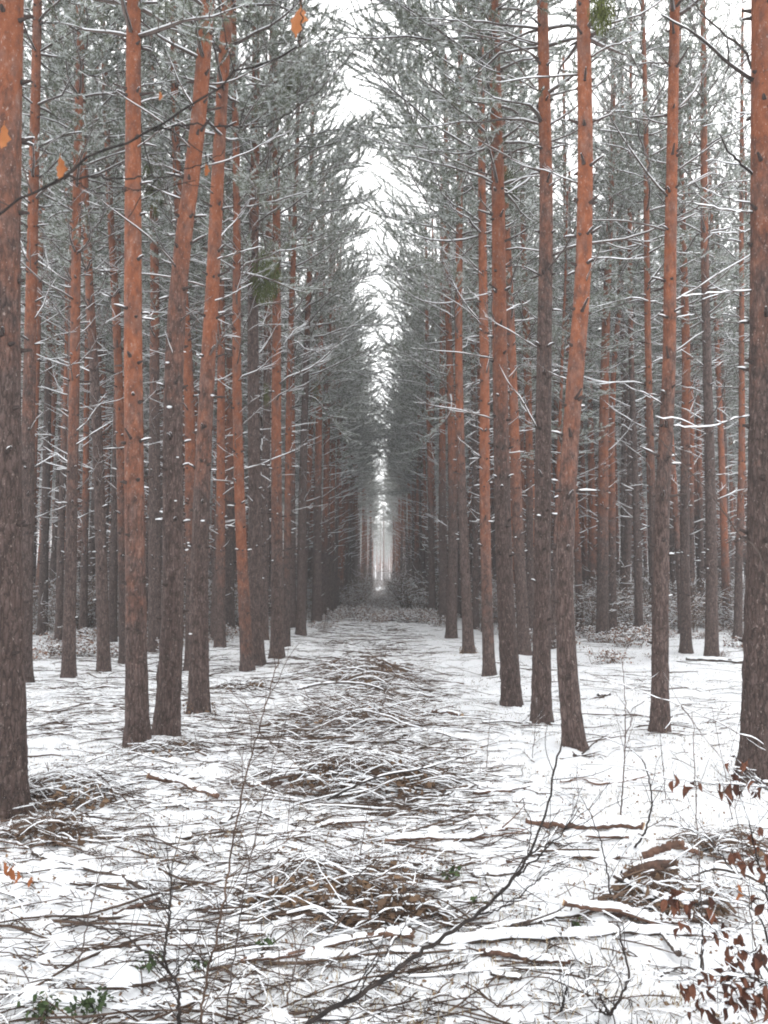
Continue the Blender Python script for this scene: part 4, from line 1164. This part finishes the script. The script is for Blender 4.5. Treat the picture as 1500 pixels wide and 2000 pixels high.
def sapling(label, root, stems, r, leaves=(), name='sapling', cat='sapling', ld=None, mat_=TWIG, leafm=None, twigs=6, snow=True, tl=(.06, .2), lscale=1.0, tmat=None, twup=.1):
    """stems: list of (list of (px, py, distance)), leaves: (px, py) hung from the nearest stem"""
    o0 = np.array(root, float)
    t = thing(name, label, cat, tuple(o0))
    mb = MB(); sb = MB(); allP = []
    for si, st in enumerate(stems):
        P = np.array([at(a, b, c) if not isinstance(a, str) else o0 for a, b, c in st])
        P = smooth(P, max(14, 7 * len(P)))
        P = P + rng.normal(0, .0025, P.shape)
        rr = np.linspace(r[si], r[si] * .35, len(P))
        tube(mb, P - o0, rr, 6, 0)
        if snow:
            snowridge(sb, P - o0, rr, .004, 0, gap=.35)
        allP.append(P)
        for q in range(twigs if isinstance(twigs, int) else twigs[si]):
            i = int(rng.integers(3, len(P) - 1)); T = unit(P[i] - P[i - 1])
            dd = T * .7 + rng.normal(0, .6, 3) * np.array([1, .5, .8]) + np.array([0, 0, twup])
            Q = wiggle(P[i], dd, rng.uniform(*tl), 7, .12, .03)
            r2 = np.linspace(max(rr[i] * .45, .0012), .0009, 7); tube(mb, Q - o0, r2, 4, 0, cap=False)
            if snow and rng.random() < .5: snowridge(sb, Q - o0, r2, .003, 0, gap=.35)
            allP.append(Q)
            if rng.random() < .6:
                i2 = int(rng.integers(2, 6)); Q2 = wiggle(Q[i2], unit(Q[i2] - Q[i2 - 1]) + rng.normal(0, .6, 3), rng.uniform(.03, .1), 5, .12)
                tube(mb, Q2 - o0, np.linspace(r2[i2] * .8, .0008, 5), 3, 0, cap=False); allP.append(Q2)
    AP = np.concatenate([p for p in allP])
    lf = leafm or BEECH
    for q, lf_ in enumerate(leaves):
        px, py = lf_[:2]; fs = lf_[2] if len(lf_) > 2 else None
        dd = ld(px, py) if callable(ld) else ld
        p = at(px, py, dd)
        D = np.linalg.norm((AP - p) * np.array([1, .4, 1]), axis=1); j = int(D.argmin()); near = AP[j]
        p[1] = p[1] * .4 + near[1] * .6; p = at(px, py, p[1])
        if np.linalg.norm(near - p) > .012:
            mid = (near + p) / 2 + np.array([0, 0, .012]); Q = smooth([near, mid, p + np.array([0, 0, .004])], 6)
            tube(mb, Q - o0, np.linspace(.0014, .0009, 6), 3, 0, cap=False)
        o = link('leaf', lf[int(rng.integers(0, len(lf)))], t); o.location = Vector(p - o0)
        s = rng.uniform(.75, 1.2) * lscale; o.scale = (s, s, s); o.rotation_euler = (rng.normal(0, .35), rng.normal(0, .45), rng.uniform(0, 6.28))
        if fs: o.scale = (fs,) * 3; o.rotation_euler = (.1, .12, rng.normal(0, .3))
        if rng.random() < .3 and snow:
            b = link('snow_clump', SNB, t); b.location = Vector(p - o0 + np.array([0, 0, .002])); s = rng.uniform(.6, 1.2); b.scale = (s * 1.3, s, s)
    link('stem', mb.mesh('sapling_stem', [mat_]), t)
    if snow and sb.n: 
        o = link('snow_cap', sb.mesh('snow_cap', [SNOW]), t)
    return t
G = ground
def root_at(x, y): return np.array([x, y, float(gh(x, y)) - .01])

# big bare branch crossing the lower middle
rt = root_at(-.45, 2.35)
sapling('dark bare young tree leaning up across the lower middle with many fine forks', rt,
        [[('r', 0, 0), (600, 2005, 2.2), (700, 1945, 2.22), (820, 1862, 2.28), (930, 1788, 2.32), (1000, 1718, 2.38), (1040, 1655, 2.42), (1066, 1590, 2.46), (1082, 1520, 2.5), (1096, 1452, 2.52)],
         [(1000, 1718, 2.38), (1050, 1675, 2.4), (1085, 1640, 2.4), (1135, 1575, 2.45)],
         [(960, 1760, 2.34), (1010, 1700, 2.3), (1040, 1620, 2.3), (1020, 1560, 2.3)],
         [(700, 1945, 2.22), (720, 1900, 2.25), (745, 1870, 2.3), (790, 1810, 2.3)],
         [(930, 1788, 2.32), (990, 1770, 2.3), (1060, 1712, 2.3), (1110, 1690, 2.3)],
         [(1030, 1672, 2.4), (1068, 1650, 2.4), (1140, 1655, 2.5)]],
        [.0085, .0035, .003, .003, .003, .003], twigs=[16, 5, 4, 4, 4, 3], tl=(.06, .22), snow=False)
# lower left dark sapling
sapling('gnarled dark sapling at the lower left with a forked foot', root_at(at(345, 1990, 2.75)[0], 2.75),
        [[('r', 0, 0), (350, 1950, 2.75), (342, 1915, 2.74), (318, 1885, 2.72), (312, 1878, 2.72)], [(342, 1915, 2.74), (322, 1870, 2.73), (330, 1800, 2.75), (334, 1745, 2.76), (328, 1685, 2.78)],
         [(318, 1885, 2.72), (290, 1862, 2.75), (240, 1825, 2.8), (200, 1800, 2.85)], [(342, 1915, 2.74), (360, 1880, 2.7), (400, 1875, 2.7)],
         [(240, 1825, 2.8), (185, 1810, 2.8), (120, 1812, 2.8), (70, 1835, 2.8)]],
        [.0085, .0055, .0035, .0035, .003], twigs=[6, 34, 10, 8, 6], tl=(.05, .2), twup=.15, snow=False)
sapling('tall thin grey stem with long side twigs rising from the lower edge, left half', root_at(at(392, 1990, 2.7)[0], 2.7),
        [[('r', 0, 0), (398, 1940, 2.7), (420, 1840, 2.7), (440, 1740, 2.72), (455, 1640, 2.74), (478, 1530, 2.76), (505, 1430, 2.78), (530, 1340, 2.8), (548, 1275, 2.82)],
         [(440, 1720, 2.72), (520, 1665, 2.7), (600, 1620, 2.7), (650, 1580, 2.7)],
         [(505, 1430, 2.78), (545, 1465, 2.78), (600, 1495, 2.78)], [(410, 1880, 2.7), (440, 1865, 2.7), (520, 1850, 2.7), (580, 1870, 2.7)],
         [(455, 1650, 2.74), (500, 1660, 2.74), (560, 1668, 2.74)]],
        [.0048, .002, .002, .002, .002], twigs=[26, 5, 2, 4, 2], tl=(.08, .28), mat_=SLASH, snow=False)
sapling('second hair-thin stem just right of the tall thin grey stem', root_at(at(440, 1985, 2.9)[0], 2.9),
        [[('r', 0, 0), (455, 1880, 2.9), (485, 1700, 2.9), (520, 1540, 2.95), (560, 1400, 3.0)]], [.003], twigs=6, mat_=DEADW)
# right side wiry stems
sapling('thin upright stem in the snow between the kinked pine and the rough-barked one', G(1212, 1597),
        [[('r', 0, 0), (1217, 1530, 5.1), (1222, 1420, 5.1), (1220, 1350, 5.1), (1215, 1285, 5.12)], [(1220, 1440, 5.1), (1232, 1400, 5.1), (1200, 1350, 5.1)]], [.006, .004], twigs=[10, 3], tl=(.1, .35), mat_=DEADW)
sapling('thin stem bowing left from the snow in front of the thick red-brown log', G(1193, 1757),
        [[('r', 0, 0), (1185, 1700, 3.8), (1168, 1625, 3.8), (1145, 1575, 3.8), (1120, 1530, 3.85)]], [.0045], twigs=5, tl=(.08, .3))
sapling('very tall hair-thin stem right of the thin upright one, ending by the pine foot', G(1371, 1895),
        [[('r', 0, 0), (1370, 1780, 3.1), (1362, 1620, 3.12), (1356, 1480, 3.15), (1352, 1390, 3.18)]], [.004], twigs=5, tl=(.08, .25), mat_=DEADW)
sapling('arched wiry stem curving down to the thick red-brown log end', G(1240, 1656),
        [[('r', 0, 0), (1262, 1620, 4.5), (1273, 1560, 4.5), (1262, 1500, 4.5), (1235, 1465, 4.5), (1180, 1440, 4.5)]], [.007], twigs=5, tl=(.1, .3))
sapling('dark crooked stem with a claw of twigs at the lower right middle', G(1188, 1985),
        [[('r', 0, 0), (1205, 1960, 2.8), (1228, 1905, 2.8), (1218, 1860, 2.8), (1205, 1800, 2.8)], [('r', 0, 0), (1150, 1950, 2.8), (1140, 1900, 2.82), (1120, 1870, 2.85)],
         [('r', 0, 0), (1170, 1940, 2.75), (1150, 1930, 2.75), (1115, 1975, 2.7)], [(1228, 1905, 2.8), (1190, 1890, 2.8), (1160, 1872, 2.8)]], [.007, .005, .005, .003], twigs=[10, 7, 5, 3], tl=(.06, .2))
sapling('short dark hooked stem with radiating twigs on the bare snow below the pale-patched log', G(1095, 1978),
        [[('r', 0, 0), (1106, 1930, 2.72), (1100, 1905, 2.72), (1122, 1880, 2.72)], [(1100, 1905, 2.72), (1140, 1890, 2.72)]], [.006, .003], twigs=[8, 3], tl=(.05, .16))
sapling('long thin shoot arching from mid right down past the massive right-edge pine', root_at(at(1530, 1400, 4.2)[0], 4.2),
        [[('r', 0, 0), (1500, 1150, 4.2), (1440, 1040, 4.2), (1395, 975, 4.2), (1330, 900, 4.2), (1270, 840, 4.2)]], [.007], twigs=5, tl=(.08, .3), snow=False, mat_=DEADW)
sapling('thin whip arching across the snow towards the massive right-edge pine', root_at(at(1530, 1600, 4.6)[0], 4.6),
        [[('r', 0, 0), (1500, 1472, 4.6), (1440, 1430, 4.6), (1330, 1378, 4.6), (1250, 1350, 4.6), (1180, 1325, 4.6)], [(1330, 1378, 4.6), (1400, 1470, 4.5), (1470, 1540, 4.4), (1520, 1590, 4.4)]], [.0055, .004], twigs=[10, 5], tl=(.1, .35), mat_=DEADW)
for q, (px, py, top, dx, lab) in enumerate((
        (950, 1500, 1395, 8, 'short bare shoot in the lane snow left of the straight grey pine'),
        (700, 1700, 1560, 22, 'thin shoot standing out of the front brush heap'),
        (150, 1900, 1650, 60, 'faint pale stem leaning right at the lower left corner'),
        (1300, 1560, 1420, -12, 'thin shoot before the foot of the rough-barked slim pine'),
        (1430, 1600, 1380, -40, 'leaning thin shoot before the massive right-edge pine'),
        (1040, 1480, 1380, 10, 'fine shoot between the straight grey pine and the kinked one'),
        (1480, 1900, 1560, -45, 'tall leaning shoot among the rusty leaves at the right edge'),
        (560, 1960, 1800, 40, 'short arched shoot at the lower edge, left of the crossing dark tree'))):
    g = G(px, py)
    sapling(lab, g, [[('r', 0, 0), (px + dx * .4, (py * .55 + top * .45), g[1]), (px + dx, top, g[1])]], [.0035], twigs=6, tl=(.05, .22), mat_=DEADW, name='bare_shoot', cat='shoot')

# beech saplings with rusty leaves at the right edge
Lz = [(780,290),(860,320),(930,340),(955,300),(1095,360),(1105,300),(1190,310),(1275,360),(1365,370),(1190,140),(1215,110),(1310,150),(1225,240),(1420,330),(1440,300)]
Lm = [(1380,640),(1340,700),(1190,800),(1235,800),(1305,900),(1370,850),(1375,890),(1440,860),(1430,940),(730,1130),(760,1120),(790,1110),(820,1125),(850,1090),(870,1160),(1030,1110),(835,1290),(860,1290),(1000,1250),(1010,1190),(1055,1360),(1080,1390),(1160,1370),(1250,1370),(1255,1410),(1390,760),(1450,790),(1420,700),(1400,1130)]
Ll = [(1240,1500),(1280,1500),(1250,1570),(1350,1540),(1370,1570),(1430,1520),(1180,1480),(1300,1490),(1400,1480),(960,1640),(970,1690),(1035,1640),(1120,1640),(1180,1640),(805,1730),(835,1770),(910,1760),(925,1730),(1045,1730),(1100,1750),(1180,1720),(1240,1690),(1300,1720),(1390,1680),(965,1830),(1030,1900),(1050,1880),(1160,1900),(1195,1850),(1225,1860),(1270,1830),(1330,1860),(1350,1900),(1420,1800),(1440,1820),(890,1920),(1380,1760),(1320,1790),(1260,1760),(1430,1740),(1400,1850)]
cv = lambda L: [(1100 + .275 * a, 1450 + .275 * b - 6) for a, b in L] + [(1100 + .275 * (a + rng.normal(0, 45)), 1450 + .275 * (b + rng.normal(0, 32)) - 6) for a, b in L[::2] * (2 if len(L) > 20 else 1)]
u = lambda a, b, c: (1100 + .275 * a, 1450 + .275 * b, c)
sapling('beech sapling reaching in from the right edge with one upper line of hanging rusty leaves', root_at(at(1560, 1700, 3.5)[0], 3.5),
        [[('r', 0, 0), u(1560, 500, 3.5), u(1440, 330, 3.5), u(1250, 300, 3.5), u(1080, 290, 3.5), u(880, 270, 3.5), u(700, 250, 3.5), u(560, 190, 3.5), u(430, 160, 3.5)],
         [u(1560, 500, 3.5), u(1400, 270, 3.5), u(1280, 160, 3.5), u(1180, 60, 3.5)], [u(1440, 330, 3.5), u(1250, 200, 3.5), u(1130, 120, 3.5)],
         [u(1340, 640, 3.4), u(1300, 520, 3.4), u(1270, 380, 3.5), u(1230, 180, 3.5)]],
        [.006, .004, .003, .003], cv(Lz), ld=3.5, twigs=[10, 5, 4, 3], tl=(.06, .22))
sapling('beech sapling with scattered rusty leaves in the right tangle', root_at(at(1520, 1850, 3.0)[0], 3.0),
        [[('r', 0, 0), u(1450, 1080, 3.0), u(1400, 900, 3.0), u(1370, 780, 3.0), u(1330, 620, 3.0)], [u(1450, 1080, 3.0), u(1330, 1000, 3.0), u(1200, 900, 3.1), u(1050, 700, 3.1), u(900, 620, 3.1), u(700, 500, 3.1)],
         [('r', 0, 0), u(1400, 1250, 3.0), u(1200, 1130, 3.0), u(1000, 1110, 3.0), u(820, 1120, 3.0), u(700, 1110, 3.0)],
         [u(1400, 1250, 3.0), u(1200, 1330, 3.0), u(1020, 1330, 3.0), u(840, 1280, 3.0)], [u(1440, 1180, 3.0), u(1250, 1060, 3.0), u(1100, 1000, 3.0), u(940, 960, 3.0)]],
        [.008, .005, .005, .004, .004], cv(Lm), ld=3.0, twigs=[12, 12, 8, 6, 8], tl=(.06, .25), lscale=.85)
sapling('low beech sapling loaded with many rusty leaves at the lower right corner', root_at(at(1540, 1960, 2.7)[0], 2.7),
        [[('r', 0, 0), u(1430, 1720, 2.7), u(1250, 1660, 2.7), u(1100, 1650, 2.7), u(960, 1640, 2.7), u(820, 1690, 2.7), u(680, 1680, 2.7)],
         [('r', 0, 0), u(1430, 1560, 2.7), u(1300, 1480, 2.7), u(1150, 1400, 2.7), u(1000, 1250, 2.7)],
         [u(1430, 1720, 2.7), u(1300, 1780, 2.7), u(1180, 1830, 2.7), u(1030, 1860, 2.7), u(900, 1900, 2.7)], [u(1250, 1660, 2.7), u(1100, 1730, 2.7), u(930, 1730, 2.7), u(800, 1720, 2.7)],
         [u(980, 1620, 2.72), u(985, 1500, 2.72), u(985, 1300, 2.75), u(960, 1100, 2.75)]],
        [.008, .007, .005, .004, .004], cv(Ll), ld=2.7, twigs=[12, 10, 8, 6, 3], tl=(.05, .18), lscale=.78)
t = sapling('single pale orange leaf on a thin stalk in the right tangle', root_at(at(1440, 1790, 3.2)[0], 3.2),
        [[('r', 0, 0), (1442, 1745, 3.2), (1440, 1722, 3.2)]], [.002], [(1440, 1724)], ld=3.2, twigs=0, leafm=OAKM, lscale=.95, name='leafy_shoot', cat='shoot')
# leaves hanging in at the left edge
sapling('oak twig with three hanging orange-brown leaves at the lower left edge', root_at(at(-60, 1780, 1.9)[0], 1.9),
        [[('r', 0, 0), (-50, 1690, 1.9), (-5, 1680, 1.9), (30, 1686, 1.9), (62, 1708, 1.9)]], [.003], [(8, 1684), (28, 1690), (33, 1698), (62, 1712)], ld=1.9, twigs=2, leafm=OAKM, lscale=.55, name='oak_sapling')
sapling('young oak whose bare twigs and few orange leaves hang in from the upper left', root_at(-1.35, 1.75),
        [[('r', 0, 0), (-260, 900, 1.6), (-150, 560, 1.5), (0, 415, 1.45), (110, 350, 1.42), (200, 296, 1.4), (300, 255, 1.38), (400, 196, 1.36), (450, 150, 1.35), (520, 118, 1.34), (580, 92, 1.32)],
         [(110, 350, 1.42), (180, 345, 1.42), (290, 348, 1.42), (350, 335, 1.42), (400, 318, 1.42), (440, 290, 1.42)],
         [(300, 255, 1.38), (380, 242, 1.38), (500, 248, 1.38), (560, 225, 1.38), (620, 180, 1.38)],
         [(140, 350, 1.42), (190, 378, 1.42), (260, 372, 1.42), (320, 360, 1.42)], [(-60, 470, 1.48), (-20, 340, 1.45), (5, 250, 1.4)],
         [(580, 92, 1.32), (590, 50, 1.32), (588, 0, 1.32), (586, -60, 1.3)]],
        [.0055, .0022, .002, .0016, .0025, .0015], [(588, 14, 1.1), (117, 306, .55), (8, 243, .6), (312, 178, .22), (402, 320, .3)], ld=1.38, twigs=[4, 3, 3, 1, 1, 0], tl=(.05, .16), leafm=OAKM, snow=False, lscale=.8, name='young_oak', cat='young tree')

# small evergreen sprigs near the ground
def sprig(px, py, w, n, label, s=.03):
    g = G(px, py); rr = w / 2 * g[1] / 1500
    mb = MB(); P = rng.normal(0, .5, (n, 3)) * np.array([rr, rr, 0]) + np.array([0, 0, 1.]) * rng.uniform(.01, rr * .9 + .02, (n, 1))
    leafcards(mb, P, s, 0)
    for q in range(min(6, n)): tube(mb, np.array([[0, 0, -.01], P[q] * .6, P[q]]), [.003, .002, .001], 3, 1, cap=False)
    o = link('ivy_sprig', mb.mesh('ivy_sprig', [GREENL, TWIG])); o.location = g; tag(o, label, 'ivy')
sprig(884, 1712, 40, 14, 'small sprig of green leaves at the right end of the front brush heap', .045)
sprig(82, 1985, 60, 60, 'clump of green ivy at the lower left corner of the snow')
sprig(185, 1975, 60, 60, 'clump of green ivy between the corner clump and the gnarled dark sapling')
sprig(292, 1895, 50, 34, 'green leaves at the left foot of the gnarled dark sapling')
sprig(392, 1895, 30, 20, 'green leaves caught on the foot of the tall thin grey stem')
sprig(1117, 1810, 16, 4, 'single green leaf on snow left of the right tangle', .05)
sprig(520, 1850, 30, 16, 'green sprig in the snow between the tall thin grey stem and the front brush heap')
sprig(930, 1768, 22, 6, 'tiny green sprig in the snow above the long dark branch')
# tan moss collar at the feet of two pines
def collar(label_t, w, lab):
    t, axis, rad, d, x0, gz = TREES[label_t]; mb = MB(); n = 110
    a = rng.uniform(0, 6.28, n); h = rng.random(n) ** 1.6 * .14
    P = np.stack([np.cos(a) * (rad(.0) * 1.05 + .03 * (1 - h / .3)), np.sin(a) * (rad(0) * 1.05 + .03), h], 1)
    leafcards(mb, P, .035, 0); o = link('moss', mb.mesh('moss', [BROWNL]), t); o['kind'] = 'stuff'; 
collar('slim pine with a tan moss patch at its foot in the right lane row', 1, '')
collar(LM, 1, '')

# ------------------------------------------------------------------ haze
hz = MB()
x0_, x1_, y0_, y1_, z0_, z1_ = -448, 448, -119, 895, -1.3, 21
hz.add([(x0_, y0_, z0_), (x1_, y0_, z0_), (x1_, y1_, z0_), (x0_, y1_, z0_), (x0_, y0_, z1_), (x1_, y0_, z1_), (x1_, y1_, z1_), (x0_, y1_, z1_)],
       [(0, 3, 2, 1), (4, 5, 6, 7), (0, 1, 5, 4), (1, 2, 6, 5), (2, 3, 7, 6), (3, 0, 4, 7)])
hm = bpy.data.materials.new('winter_haze'); hm.use_nodes = True
nt = hm.node_tree; nt.nodes.clear()
pv = nt.nodes.new('ShaderNodeVolumePrincipled'); pv.inputs['Density'].default_value = .0019; pv.inputs['Color'].default_value = (.98, .985, 1, 1)
ou = nt.nodes.new('ShaderNodeOutputMaterial'); nt.links.new(pv.outputs[0], ou.inputs['Volume'])
h = link('haze', hz.mesh('haze', [hm], smooth=False)); h['kind'] = 'stuff'
tris = 0
for me in bpy.data.meshes: tris += sum(len(p.vertices) - 2 for p in me.polygons) if len(me.polygons) < 2000 else int(len(me.polygons) * 1.3)
print('approx unique tris', tris, 'objects', len(C.objects))
